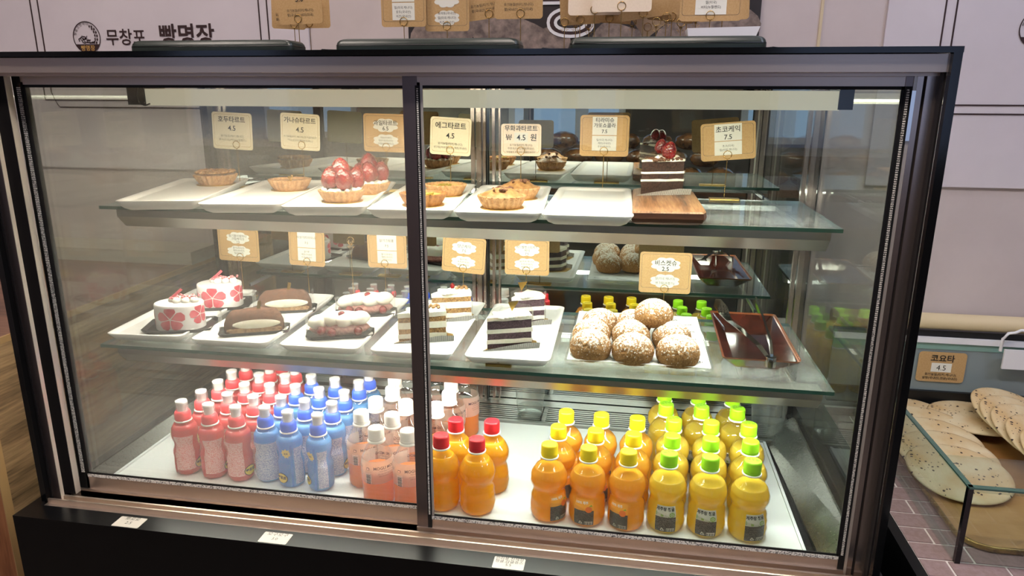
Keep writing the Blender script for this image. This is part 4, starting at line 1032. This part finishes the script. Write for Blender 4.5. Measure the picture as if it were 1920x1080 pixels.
P_yel = juice_proto('y', M['cap_yel'], liquid(JP, .100, M['j_ye'], fl=swirl), 'y')
P_gre = juice_proto('g', M['cap_gre'], liquid(JP, .098, M['j_gr'], fl=swirl), 'g')
ORD = ['front', 'second', 'third', 'fourth', 'fifth', 'sixth', 'seventh']
def jbottle(d, x, y, label, group, rz, prt=True):
    t = thing('juice_bottle', label, 'bottle', (x, y, ZF+.0002), rz, group)
    t.scale = (1, 1, .931)
    b = part('bottle_shell', d['shell'], None, t)
    part('juice', d['liq'], None, t); part('neck_ring', d['ring'], None, t); c = part('cap', d['cap'], None, t)
    if prt: part('cap_print', d['print'], None, c, rot=(0, 0, .6*math.sin(x*90+y*40)-rz))
    lb0 = None
    for nm, me in d.get('lab', []):
        if lb0 is None: lb0 = part(nm, me, None, t)
        else: part(nm, me, None, lb0)
    return t
rows = {0: 'front left', 1: 'front right', 2: 'back left', 3: 'back right'}
for i, (x, y) in enumerate([(.768, .100), (.831, .098), (.778, .164), (.843, .168)]):
    jbottle(P_red, x, y, 'red capped orange juice bottle, %s of the four beside the door stile' % rows[i], 'red capped juice bottles', .3*i)
COLN = ['left', 'middle', 'right']
for c_, cl_ in enumerate([[(.954, .100), (.962, .168), (.970, .233)], [(1.019, .099), (1.027, .165), (1.034, .230)], [(1.084, .097), (1.092, .162), (1.0985, .227)]]):
    for r_, (x, y) in enumerate(cl_):
        jbottle(P_yel, x, y, 'yellow capped orange juice bottle, %s column, %s row from the glass' % (COLN[c_], ORD[r_]), 'yellow capped juice bottles', [.75, -.12, -.45][c_] + (0 if r_ == 0 else .5*math.sin(7*r_+c_)))
for c_, cl_ in enumerate([[(1.149, .102), (1.157, .167), (1.163, .232), (1.152, .297), (1.152, .362)], [(1.214, .101), (1.221, .167), (1.228, .232), (1.217, .297), (1.217, .362)], [(1.279, .099), (1.286, .168), (1.293, .234), (1.282, .300), (1.282, .365)]]):
    for r_, (x, y) in enumerate(cl_):
        jbottle(P_gre, x, y, 'green capped yellow juice bottle, %s column, %s row from the glass' % (COLN[c_], ORD[r_]), 'green capped juice bottles', [-.05, -.1, .28][c_] + (0 if r_ == 0 else .6*math.sin(5*r_+c_)), prt=not (c_ == 1 and r_ < 3))

# peach drink bottles
MP = [(.0225, 0), (.0262, .003), (.0278, .008), (.0272, .014), (.0278, .018), (.0272, .024), (.0278, .028), (.0272, .034), (.0278, .038), (.0276, .060), (.0280, .074), (.0272, .084), (.0240, .094), (.0190, .103), (.0150, .109), (.0138, .113), (.0138, .117)]
mrf = rfun(MP)
m_shell = MB().lathe(MP, 40).mesh('bottle_shell', [M['pet']]); m_liq = liquid(MP, .066, M['j_peach'], .96)
m_cap = cap_mesh(.0140, .0205, .1175, M['cap_white'], 36); m_ring = MB().lathe([(.0150, .1135), (.0156, .1145), (.0156, .1158), (.0148, .1172)], 32).mesh('neck_ring', [M['cap_white']])
mb = MB(); frame_line(mb, -.0065, .0065, -.0065, .0065, 0, .0006, .001); m_cp = MB().add([(x, z, .1382) for x, _, z in mb.v], mb.f)
put_flat(m_cp, 'M', .006, 0, -.002, .1382); m_cp = m_cp.mesh('cap_print', [M['outline']])
mb = MB(); vs, fs = grid_patch(.150, -.018, .022, 44, 8); curved(mb, vs, fs, mrf, .066, 0); m_lab = mb.mesh('label_wrap', [pane_mat('label_film', '#f9ece6', 1.4, .5, '#f6e8e2')])
mb = MB()
for a0, ang in ((0, .9), (0, -1.5), (0, 3.0)):
    vs, fs = text2d('MOGU MOGU', .0072, 'CENTER', .02); curved(mb, [(x, z+.008) for x, z in vs], fs, mrf, .066, ang, 0, .0008)
    vs, fs = text2d('Fruit drink with nata', .0030, 'CENTER'); curved(mb, [(x, z+.004) for x, z in vs], fs, mrf, .066, ang, 0, .0008)
    vs, fs = text2d('성분 원료 보관 방법 영양정보', .0026, 'CENTER'); curved(mb, [(x, z-.001) for x, z in vs], fs, mrf, .066, ang, 1, .0008)
    vs, fs = text2d('유통기한 별도표시 내용량', .0026, 'CENTER'); curved(mb, [(x, z-.005) for x, z in vs], fs, mrf, .066, ang, 1, .0008)
for a0 in (-.25, 2.0):
    vs, fs = grid_patch(.012, -.016, .004, 4, 3); curved(mb, vs, fs, mrf, .064, a0, 2, .0006)
    for k in range(12):
        vs, fs = grid_patch(.0085, -.0155+k*.0014, -.0155+k*.0014+.0007+.0003*(k % 4 == 0), 3, 1); curved(mb, vs, fs, mrf, .064, a0, 0, .0009)
    vs, fs = grid_patch(.0055, .009, .0135, 2, 2); curved(mb, vs, fs, mrf, .064, a0, 0, .0009)
    vs, fs = grid_patch(.0035, .0100, .0125, 2, 2); curved(mb, vs, fs, mrf, .064, a0, 2, .0012)
m_pr = mb.mesh('label_print', [M['outline'], M['ink_grey'], M['lab_pink']])
mogu = [(.6557, .091), (.7125, .091), (.607, .148), (.665, .148), (.6129, .2076), (.672, .206), (.6271, .2636), (.6130, .3195), (.6211, .3770), (.6849, .2821), (.731, .204), (.7410, .2620), (.7300, .320), (.686, .379), (.7475, .3735)]
mlab = ['front left, before the others', 'front right, next to the stile', 'second row left, beside the blue ones', 'second row right', 'third row left', 'third row middle', 'fourth row left', 'fifth row left', 'rearmost left',
        'fourth row middle behind the stile', 'third row right of the stile', 'fourth row right of the stile', 'fifth row right of the stile', 'rearmost middle', 'rearmost right, by the vent grille']
for i, (x, y) in enumerate(mogu):
    t = thing('peach_drink_bottle', 'white capped peach drink bottle, '+mlab[i], 'bottle', (x, y, ZF+.0002), .4*math.sin(i*3.3), 'white capped peach drink bottles')
    t.scale = (1, 1, 1.036); part('bottle_shell', m_shell, None, t); part('drink', m_liq, None, t); part('neck_ring', m_ring, None, t); c = part('cap', m_cap, None, t); part('cap_print', m_cp, None, c)
    lb0 = part('label_wrap', m_lab, None, t); part('label_print', m_pr, None, lb0)

# children's drink bottles
KP = [(.0200, 0), (.0225, .003), (.0236, .010), (.0238, .026), (.0230, .034), (.0238, .040), (.0240, .044), (.0215, .050), (.0200, .056), (.0205, .062), (.0232, .070), (.0238, .078), (.0225, .086), (.0180, .093), (.0140, .097), (.0132, .100)]
krf = rfun(KP)
k_shell = MB().lathe(KP, 36).mesh('bottle_shell', [M['pet']])
k_cover = MB().lathe([(.0112, .1175), (.0110, .134), (.0106, .1362), (.0085, .1372)], 28, cap0=False).mesh('clear_cover', [pane_mat('cover_plastic', '#ffffff', 1.5, .18, '#ffffff')])
k_noz = MB().lathe([(.0085, .117), (.0085, .131), (.0100, .1315), (.0100, .1355), (.0088, .1360)], 28).mesh('nozzle', [M['cap_white']])
k_ring = MB().lathe([(.0150, .0985), (.0158, .0995), (.0158, .1005), (.0150, .1012)], 32).mesh('neck_ring', [M['cap_white']])
def kcap(mat): return MB().lathe([(.0142, .1015), (.0145, .103), (.0143, .113), (.0128, .1165), (.0110, .1180)], 60, fl=lambda k, a: .012*math.cos(24*a) if k in (1, 2) else 0).mesh('cap', [mat])
def kids_proto(capm, liq, labm, band, front):
    d = dict(shell=k_shell, liq=liquid(KP, .094, liq, .97), cap=kcap(capm))
    mb = MB()
    if front == 'text':
        vs, fs = grid_patch(.036, -.034, .030, 14, 12); curved(mb, vs, fs, krf, .046, .25)
        vs, fs = grid_patch(.0045, -.042, .036, 2, 12); curved(mb, vs, fs, krf, .046, -.72, 1, .0006)
        vs, fs = fan(star_pts(.0092)); curved(mb, [(x, z+.030) for x, z in vs], fs, krf, .046, -1.15, 2, .0006)
    elif front == 'wide':
        vs, fs = grid_patch(.062, -.040, .030, 20, 12); curved(mb, vs, fs, krf, .046, 0)
    else:
        vs, fs = grid_patch(.018, -.038, .030, 8, 12); curved(mb, vs, fs, krf, .046, .95)
        vs, fs = grid_patch(.0040, -.042, .036, 2, 12); curved(mb, vs, fs, krf, .046, .35, 1, .0006)
        vs, fs = fan(star_pts(.0100)); curved(mb, [(x, z+.020) for x, z in vs], fs, krf, .046, -.05, 2, .0006)
    vs, fs = fan([(.0120*math.cos(2*PI*k/24), .0095*math.sin(2*PI*k/24)) for k in range(24)])
    a_b = {'text': 1.45, 'wide': 1.75, 'star': -.50}[front]
    curved(mb, [(x, z-.026) for x, z in vs], fs, krf, .046, a_b, 3, .0008)
    vs, fs = fan([(.0108*math.cos(2*PI*k/24), .0084*math.sin(2*PI*k/24)) for k in range(24)])
    curved(mb, [(x, z-.026) for x, z in vs], fs, krf, .046, a_b, 4, .0011)
    vs, fs = text2d('뽀로로', .0070, 'CENTER', .04); curved(mb, [(x, z-.0275) for x, z in vs], fs, krf, .046, a_b, 3, .0014)
    vs, fs = text2d('음료', .0045, 'CENTER', .02); curved(mb, [(x, z+(.0185 if front == 'star' else .0285)) for x, z in vs], fs, krf, .046, -.05 if front == 'star' else -1.15, 3, .0010)
    d['lab'] = mb.mesh('label_print', [labm, band, M['star'], M['outline'], M['cartoon_y']])
    return d
KR = [kids_proto(M['cap_kred'], M['j_red'], M['lab_red'], M['band_red'], f) for f in ('text', 'star')]
KB = [kids_proto(M['cap_blue'], M['j_blue'], M['lab_blue'], M['band_blue'], f) for f in ('wide', 'star')]
def kbottle(d, x, y, label, group, rz):
    t = thing('drink_bottle', label, 'bottle', (x, y, ZF+.0002), rz, group)
    t.scale = (1, 1, 1.056); part('bottle_shell', d['shell'], None, t); part('drink', d['liq'], None, t); part('neck_ring', k_ring, None, t)
    c = part('cap', d['cap'], None, t); part('nozzle', k_noz, None, c); part('clear_cover', k_cover, None, c); part('label_print', d['lab'], None, t)
RN = [[(.2629, .1335), (.2721, .1825), (.276, .234), (.2739, .2883), (.2761, .3367)], [(.320, .129), (.328, .180), (.335, .230), (.337, .283), (.333, .333), (.334, .384)], [(.374, .128), (.382, .178), (.385, .236), (.392, .287), (.388, .337)]]
for c_, cl_ in enumerate(RN):
    for r_, (x, y) in enumerate(cl_):
        kbottle(KR[0], x, y, "red children's drink bottle, %s red column, %s row from the glass" % (COLN[c_], ORD[r_]), "red children's drinks", [.15, .35, -.2][c_] if r_ == 0 else random.uniform(-1, 1))
BN = [[(.427, .1355), (.434, .185), (.437, .240), (.445, .294)], [(.477, .125), (.485, .178), (.489, .233), (.499, .286)], [(.535, .122), (.540, .175), (.542, .229), (.551, .282), (.553, .332)]]
for c_, cl_ in enumerate(BN):
    for r_, (x, y) in enumerate(cl_):
        kbottle(KB[0 if c_ == 0 or r_ > 0 else 1], x, y, "blue children's drink bottle, %s blue column, %s row from the glass" % (COLN[c_], ORD[r_]), "blue children's drinks", [0, .15, -.35][c_] if r_ == 0 else random.uniform(-1, 1))

# cups of water
def cup(x, y, z, h, r, lvl, label):
    t = thing('plastic_cup', label, 'cup', (x, y, z), 0, 'clear plastic cups')
    pr = [(r*.78, 0), (r*.82, .003), (r*.84, .010), (r*.86, .012), (r*.99, h-.003), (r*1.03, h-.001), (r*1.03, h)]
    part('cup_wall', MB().lathe(pr, 36, cap1=False), M['plastic'], t)
    f = rfun(pr); part('water', MB().lathe([(r*.76, .002), (f(lvl*.5)*.97, lvl*.5), (f(lvl)*.97, lvl)], 36), M['water'], t)
cup(.868, .440+.045, -.0412, .085, .034, .018, 'nearly empty clear plastic cup on the vent grille')
cup(1.376, .484, -.0412, .095, .038, .075, 'clear plastic cup filled with water at the right rear corner')

# ------------------------------------------------------------------ things on top of the case
for x0, x1, lb in ((.186, .491, 'left one of three black serving trays on the case top'), (.567, .879, 'middle one of three black serving trays on the case top'), (.960, 1.262, 'right one of three black serving trays on the case top')):
    t = thing('serving_tray', lb, 'tray', ((x0+x1)/2, .25, .705), 0, 'black trays on the case top')
    hw = (x1-x0)/2; mb = MB(); rings = []
    for i, z in ((.010, 0), (0, .006), (0, .021), (.0015, .0265), (.005, .0300), (.011, .0315), (.016, .0318)): rings.append([(x, y, z) for x, y in rrect(-hw+i, hw-i, -.03+min(i, .003), .03-min(i, .003), .009)])
    part('tray_shell', mb.loft(rings, 0, True), M['tray_black'], t)
    part('rim_line', MB().tube([(x, y, .0215) for x, y in rrect(-hw+.0005, hw-.0005, -.0295, .0295, .009)], .0010, 5, closed=True), M['black'], t)
for x, y, lb in ((.545, .25, 'black folded plastic piece between the left and middle trays'), (.922, .25, 'black folded plastic piece between the middle and right trays'), (1.280, .26, 'black folded plastic piece at the right end of the trays')):
    o = part('plastic_holder', MB().add([(-.026,-.02,0),(.028,-.02,0),(.010,-.018,.015),(-.006,-.018,.017),(-.026,.03,0),(.030,.03,0),(.016,.028,.018),(-.004,.028,.019)], [(0,1,2,3),(7,6,5,4),(3,2,6,7),(1,5,6,2),(0,3,7,4),(0,4,5,1)]), M['blackm'], None, (x, y, .705)); tag(o, lb, 'holder', 'black plastic pieces')
TT = .705
def topcard(label, x, y, ring_z, w_, h_, style, lines, roll=0, dx=0): return price_card(label, x, y, TT, ring_z, w_, h_, style, lines, roll, dx, base_w=.02)
lsm = [('유기농밀(터키,캐나다)', .0062, -.20), ('팥(국내산),버터(미국)', .0062, -.30)]
topcard('kraft price card at left on the case top, front one of three', .400, .445, .792, .092, .085, 'plain', [('5.0', .014, .05)]+lsm, 1, .005)
topcard('kraft price card at left on the case top, leftmost behind the front one', .362, .505, .788, .075, .090, 'plain', lsm, -3, -.010)
topcard('kraft price card at left on the case top, lowest behind the others', .378, .545, .793, .085, .088, 'plain', [], 0, .004)
topcard('kraft price card with white sticker, left edge of the dark poster', .616, .45, .785, .090, .088, 'rect', [('밀(미국.캐나다)', .0058, -.10), ('호두(국내산)', .0058, -.19), ('치즈(국내산)', .0058, -.28)], 0, 0)
topcard('kraft price card with cloud stickers over the middle tray', .700, .46, .777, .088, .082, 'kraft', [('토마토(국내산)', .0058, -.10), ('밀(미국.캐나다)', .0058, -.20), ('치즈(국내산)', .0058, -.30)], 0, 0)
topcard('tilted kraft price card above the middle tray', .781, .47, .799, .090, .086, 'plain', lsm, 7, -.010)
topcard('kraft price card above the right end of the middle tray', .846, .45, .797, .092, .086, 'plain', lsm, 0, -.004)
rnd = random.Random(11)
TL = [('grey', .985, .46, .803, .100, 'clear sleeved pale price card above the right tray'), ('grey', 1.035, .44, .806, .108, 'pale price card at the centre of the crowded group'), ('plain', .955, .50, .790, .080, 'kraft price card low behind the sleeved pale one'),
      ('plain', 1.010, .53, .795, .090, 'kraft price card behind the left of the crowded group'), ('plain', 1.075, .50, .800, .100, 'kraft price card tilted behind the central pale one'), ('rect', 1.195, .45, .789, .110, 'kraft price card with white sticker at the right end of the case top'),
      ('plain', 1.130, .52, .795, .090, 'kraft price card leaning in the crowded group before the poster edge'), ('grey', 1.085, .545, .778, .070, 'grey price card hanging low and tilted in the crowded group'), ('plain', 1.160, .55, .800, .100, 'rear kraft price card near the right end of the group'), ('plain', 1.225, .53, .797, .095, 'rightmost kraft price card behind the paper box')]
for i, (st, x, y, rz_, w_, lb) in enumerate(TL):
    topcard(lb, x, y, rz_, w_, .080, st, lsm if st == 'plain' and i % 2 else ([('밀(미국)', .0058, -.10), ('버터(뉴질랜드)', .0058, -.2)] if st == 'rect' else []), [0, 0, 3, -4, 8, 0, -6, 38, 4, 3][i], 0)
SPL = ['leftmost, over the gap before the right tray', 'second from the left', 'third from the left, below the sleeved card', 'fourth, behind the central pale card', 'fifth, just right of the central pale card', 'sixth, beside the hanging grey card', 'seventh, left of the paper box', 'rightmost, behind the paper box']
for i, (x, y) in enumerate(((.925, .50), (.945, .52), (.97, .54), (1.055, .545), (1.10, .47), (1.118, .48), (1.145, .47), (1.175, .52))):
    t = price_card('spare gold wire stand with empty ring, '+SPL[i], x, y, TT, .785+.008*math.sin(i*3), .001, .001, 'plain', [], base_w=.012, group='spare gold wire stands')
t = thing('paper_box', 'clear tray with a stack of white paper at the right of the case top', 'paper box', (1.207, .40, TT))
part('box_tray', MB().loft([[(x, y, z) for x, y in rrect(-.052-i, .056+i, -.03, .03, .004)] for i, z in ((0, .020), (.006, .040), (.0065, .041))], 0, False, True, False), M['plastic'], t)
part('box_foot', MB().box(-.05, .05, -.028, .028, 0, .020), M['plastic'], t)
part('paper_stack', MB().add([(-.050,-.026,.021),(.052,-.026,.021),(.066,-.026,.058),(-.056,-.026,.056),(-.050,.026,.021),(.052,.026,.021),(.066,.026,.058),(-.056,.026,.056)], [(0,1,2,3),(7,6,5,4),(3,2,6,7),(1,5,6,2),(0,3,7,4),(0,4,5,1)]), M['paperwhite'], t)

# ------------------------------------------------------------------ left counter
LX, LZ = -.05, .218
t = thing('wooden_counter', 'oak counter left of the case with olive side panel and reddish front', 'counter', (0, 0, 0))
part('side_panel', MB().box(LX-.02, LX, .045, .79, -.9, LZ-.012), M['woodpanel'], t, label='olive brown grained side panel')
part('front_panel', MB().box(-1.4, LX-.0005, .027, .045, -.9, LZ+.2-.2), M['woodred'], t, label='reddish brown front panel')
part('front_edge', MB().box(LX-.0005, LX+.0015, .027, .0455, -.9, LZ), M['trimoak'], t)
part('counter_top', MB().box(-1.4, LX-.003, .045, .79, LZ-.012, LZ), M['woodtop'], t)
part('edge_band', MB().box(LX-.003, LX+.002, .045, .79, LZ-.011, LZ+.001), M['trimoak'], t)
o = part('wall_ledge', MB().box(-1.4, -.045, .67, .79, LZ, LZ+.034), M['ledge'], None); tag(o, 'pale box ledge along the wall on the left oak counter', 'ledge')
t = thing('paper_cup', 'white paper cup with green leaf print on the left counter', 'cup', (-.235, .19, LZ))
part('cup_wall', MB().lathe([(.038, 0), (.040, .002), (.050, .10), (.052, .103), (.050, .105)], 36), M['cupwhite'], t)
mb = MB(); crf = lambda z: .039+.1*z
vs, fs = text2d('pooq', .016, 'CENTER', .02); 
vs, fs = text2d('po', .016, 'CENTER', .02); curved(mb, vs, fs, crf, .022, .75, 0, .0005)
ps = [(.000, 0), (.008, .002), (.015, .009), (.018, .017), (.009, .016), (.002, .010)]; curved(mb, ps, [tuple(range(6))], crf, .044, .72, 0, .0006)
curved(mb, [(-.012, .0), (-.004, -.001), (.002, .004), (-.004, .008)], [(0,1,2,3)], crf, .043, .72, 0, .0006)
part('cup_print', mb, M['leaf'], t)

# ------------------------------------------------------------------ right counter with flatbreads
RX, RZ = 1.562, -.08
t = thing('bread_counter', 'open bread counter right of the case with mauve tiled surface and black edge', 'counter', (0, 0, 0))
part('counter_body', MB().box(RX-.004, 2.6, -.35, .745, -.9, RZ-.006), M['blacktop'], t)
part('counter_edge', MB().box(RX-.022, RX-.004, -.35, .745, -.9, RZ-.001), M['blacktop'], t, label='black side edge')
part('grout_bed', MB().box(RX-.004, 2.3, -.35, .745, RZ-.006, RZ-.0015), M['grout'], t)
tw, td = .088, .046
ti = []
for j in range(21):
    for i in range(5):
        off = (j % 2)*.044
        x0 = RX-.003+i*tw-off; x1 = x0+tw-.0042; x0 = max(x0, RX-.003); y0 = -.14+j*td
        if x1-x0 < .01 or y0+td > .742: continue
        if x0 > 1.68 and .20 < y0 < .7: continue
        ti.append((x0, x1, y0, y0+td-.0042))
for x0, x1, y0, y1 in ti:
    part('tile', MB().box(x0, x1, y0, y1, RZ-.0015, RZ), M['tile'], t)
t = thing('baking_tray', 'orange brown baking tray with rounded corner under the flatbreads', 'tray', (0, 0, RZ+.0005))
pts = rrect(1.640, 2.20, .165, .745, .05, 8)
mb = MB(); rings = [[(1.92+(x-1.92)*(1-i), .455+(y-.455)*(1-i), z) for x, y in pts] for i, z in ((.01, 0), (0, .004), (0, .009), (.004, .012), (.014, .012), (.02, .006))]
mb.loft(rings, 1, True, True, False); mb.add(rings[-1], [tuple(range(len(pts)))], 0); part('tray_body', mb, [M['bakeboard'], M['bakerim']], t)
bm = MB(); rings = []
for k, (q, z) in enumerate(((.3, 0), (.90, .001), (.98, .005), (1.0, .009), (.97, .014), (.88, .0175), (.6, .019), (.3, .0195))):
    rings.append([(.092*q*math.cos(a)*(1+.02*math.sin(3*a+1)), .092*q*math.sin(a)*(1+.02*math.cos(2*a)), z*.52+.0008*noise.noise(Vector((math.cos(a)*3*q, math.sin(a)*3*q, 3)))*(k > 3)) for a in (2*PI*i/48 for i in range(48))])
bmesh_ = bm.loft(rings, 0, True).mesh('flatbread', [M['bread']])
BL = [(1.722, .650, .0145, 6), (1.728, .582, .019, 9.5), (1.722, .517, .021, 9.5), (1.722, .452, .021, 9.5), (1.716, .388, .021, 9.5)]
GL = ['rearmost of the left overlapping row', 'second from the back of the left row', 'middle of the left overlapping row', 'second from the front of the left row', 'frontmost and fully seen in the left row']
for (x, y, dz, tl), lb in zip(BL, GL):
    o = part('flatbread', bmesh_, None, None, (x, y, RZ+dz+.003), (R(tl), 0, x*40+y*11)); tag(o, 'round sesame flatbread, '+lb, 'flatbread', 'flatbreads in the baking tray')
    o.rotation_euler = (R(tl), 0, 0)
BR_ = [(1.850, .648, .0285, 0, 'lying flat behind the upright leaning ones'), (1.918, .622, .050, 30, 'leftmost of the leaning right row'), (1.918, .578, .050, 30, 'second leaning one of the right row'), (1.920, .532, .050, 30, 'third leaning one of the right row'), (1.924, .478, .050, 30, 'fourth leaning one of the right row'), (1.926, .424, .050, 30, 'fifth leaning one near the picture edge'), (1.930, .370, .050, 30, 'frontmost leaning one at the picture edge')]
for x, y, dz, tl, lb in BR_:
    o = part('flatbread', bmesh_, None, None, (x, y, RZ+dz), (R(tl*.6), R(tl*.4), 0)); tag(o, 'round sesame flatbread, '+lb, 'flatbread', 'flatbreads in the baking tray')
# sneeze guard
GX = 1.612; gt = .055
t = thing('glass_guard', 'clear glass guard box with dark edges around the flatbread tray', 'glass guard', (0, 0, 0))
part('side_pane', MB().box(GX, GX+.006, .135, .70, RZ, gt, 0, side=0), M['glass'], t)
part('front_pane', MB().box(GX, 2.3, .129, .135, RZ, gt), M['glass'], t)
part('top_edge', MB().box(GX-.001, GX+.007, .129, .70, gt, gt+.003).box(GX, 2.3, .127, .137, gt, gt+.003), M['glass_edge'], t, label='green glass edge')
part('corner_strip', MB().box(GX-.001, GX+.007, .128, .136, RZ, gt+.001), M['black'], t)
part('inner_shelf_pane', MB().box(GX+.006, 2.3, .137, .255, gt-.010, gt-.006), M['glass'], t)
part('foot_trim', MB().box(GX-.002, GX+.012, .14, .70, RZ, RZ+.004), M['plastic'], t)
t = thing('back_guard', 'back glass panel with white rail behind the flatbreads', 'glass panel', (0, .745, 0))
part('panel', MB().box(1.56, 2.6, 0, .006, -.03, .095), NT('grey_teal_panel').done(NT('x').m) if False else flat('grey_teal_panel', '#7d888c', .3), t)
part('top_rail', MB().box(1.56, 2.6, -.008, .006, .095, .108), M['paperwhite'], t)
part('green_edge', MB().box(1.56, 2.6, -.002, 0, .078, .095), flat('teal_glass_band', '#7b9d97', .2), t)
part('bottom_rail', MB().box(1.56, 2.6, -.010, .006, -.065, -.025), M['blackm'], t)
part('black_gap_strip', MB().box(1.56, 2.6, .0, .01, .108, .120), M['rubber'], t)  # black strip along the gap above the white rail
o = part('beige_roll', MB().lathe([(.012, 0), (.019, .001), (.019, 1.0)], 28, M=Matrix.Translation((1.555, .765, .140)) @ Matrix.Rotation(PI/2, 4, 'Y')), M['beige'], None); tag(o, 'long beige roll lying along the top of the back guard', 'roll')
t = thing('price_card', 'kraft price card reading 4.5 on the glass behind the flatbreads', 'price card', (1.805, .741, .035))
mb = MB(); card(mb, -.052, .052, -.037, .037, .008); c = part('card', mb, M['kraft'], t)
part('paper_sticker', MB().add([(-.022,-.0004,-.012),(.022,-.0004,-.012),(.022,-.0004,.010),(-.022,-.0004,.010)], [(0,1,2,3)]), M['sticker'], c)
g = MB(); put_text(g, '코요타', .019, 0, .015, -.0008, bold=.02); put_text(g, '4.5', .018, 0, -.0075, -.0008); put_text(g, '유기농밀(터키,캐나다)', .0075, 0, -.021, -.0008, bold=.01); put_text(g, '설탕(국내산),전분(국내산)', .0072, 0, -.030, -.0008, bold=.01); part('lettering', g, M['ink'], c)
t = thing('paper_holder', 'white wire holder with hanging white paper at the right edge', 'holder', (1.925, .72, .10))
part('wire', MB().tube([(-.012, 0, -.01), (-.013, -.004, .020), (-.004, -.004, .034), (.010, -.004, .036), (.020, -.004, .042), (.08, -.004, .042)], .0035, 8), M['paperwhite'], t)
part('paper', MB().box(-.006, .09, -.008, -.003, -.05, -.004), M['paperwhite'], t)

# ------------------------------------------------------------------ shop behind the camera, seen only in the mirrored rear doors
t = thing('bread_table', 'dark table with wrapped loaves across the shop', 'table', (1.1, -2.2, 0))
part('tabletop', MB().box(-1.2, 1.0, -.35, .35, .13, .17), M['woodtop'], t)
for sx in (-1.15, .9):
    for sy in (-.3, .25): part('leg', MB().box(sx, sx+.05, sy, sy+.05, -.9, .13), M['blackm'], t)
rnd = random.Random(4)
k = 0
for lv, n in enumerate((7, 6, 5)):
    for i in range(n):
        x, y, z = .50+.175*i+.088*lv, -2.05, .2162+.092*lv; k += 1
        o = part('bagged_loaf', MB().blob(.083, .07, .047, 26, 16, .10, 3, k, zmin=-.044), M['bag'], None, (x, y, z), (0, 0, rnd.uniform(-.3, .3)))
        tag(o, 'brown loaf in a clear bag on the table behind, %s layer, %s from the left' % (['bottom', 'middle', 'top'][lv], ['first', 'second', 'third', 'fourth', 'fifth', 'sixth', 'seventh'][i]), 'loaf', 'bagged loaves on the table')
bpy.context.view_layer.update()
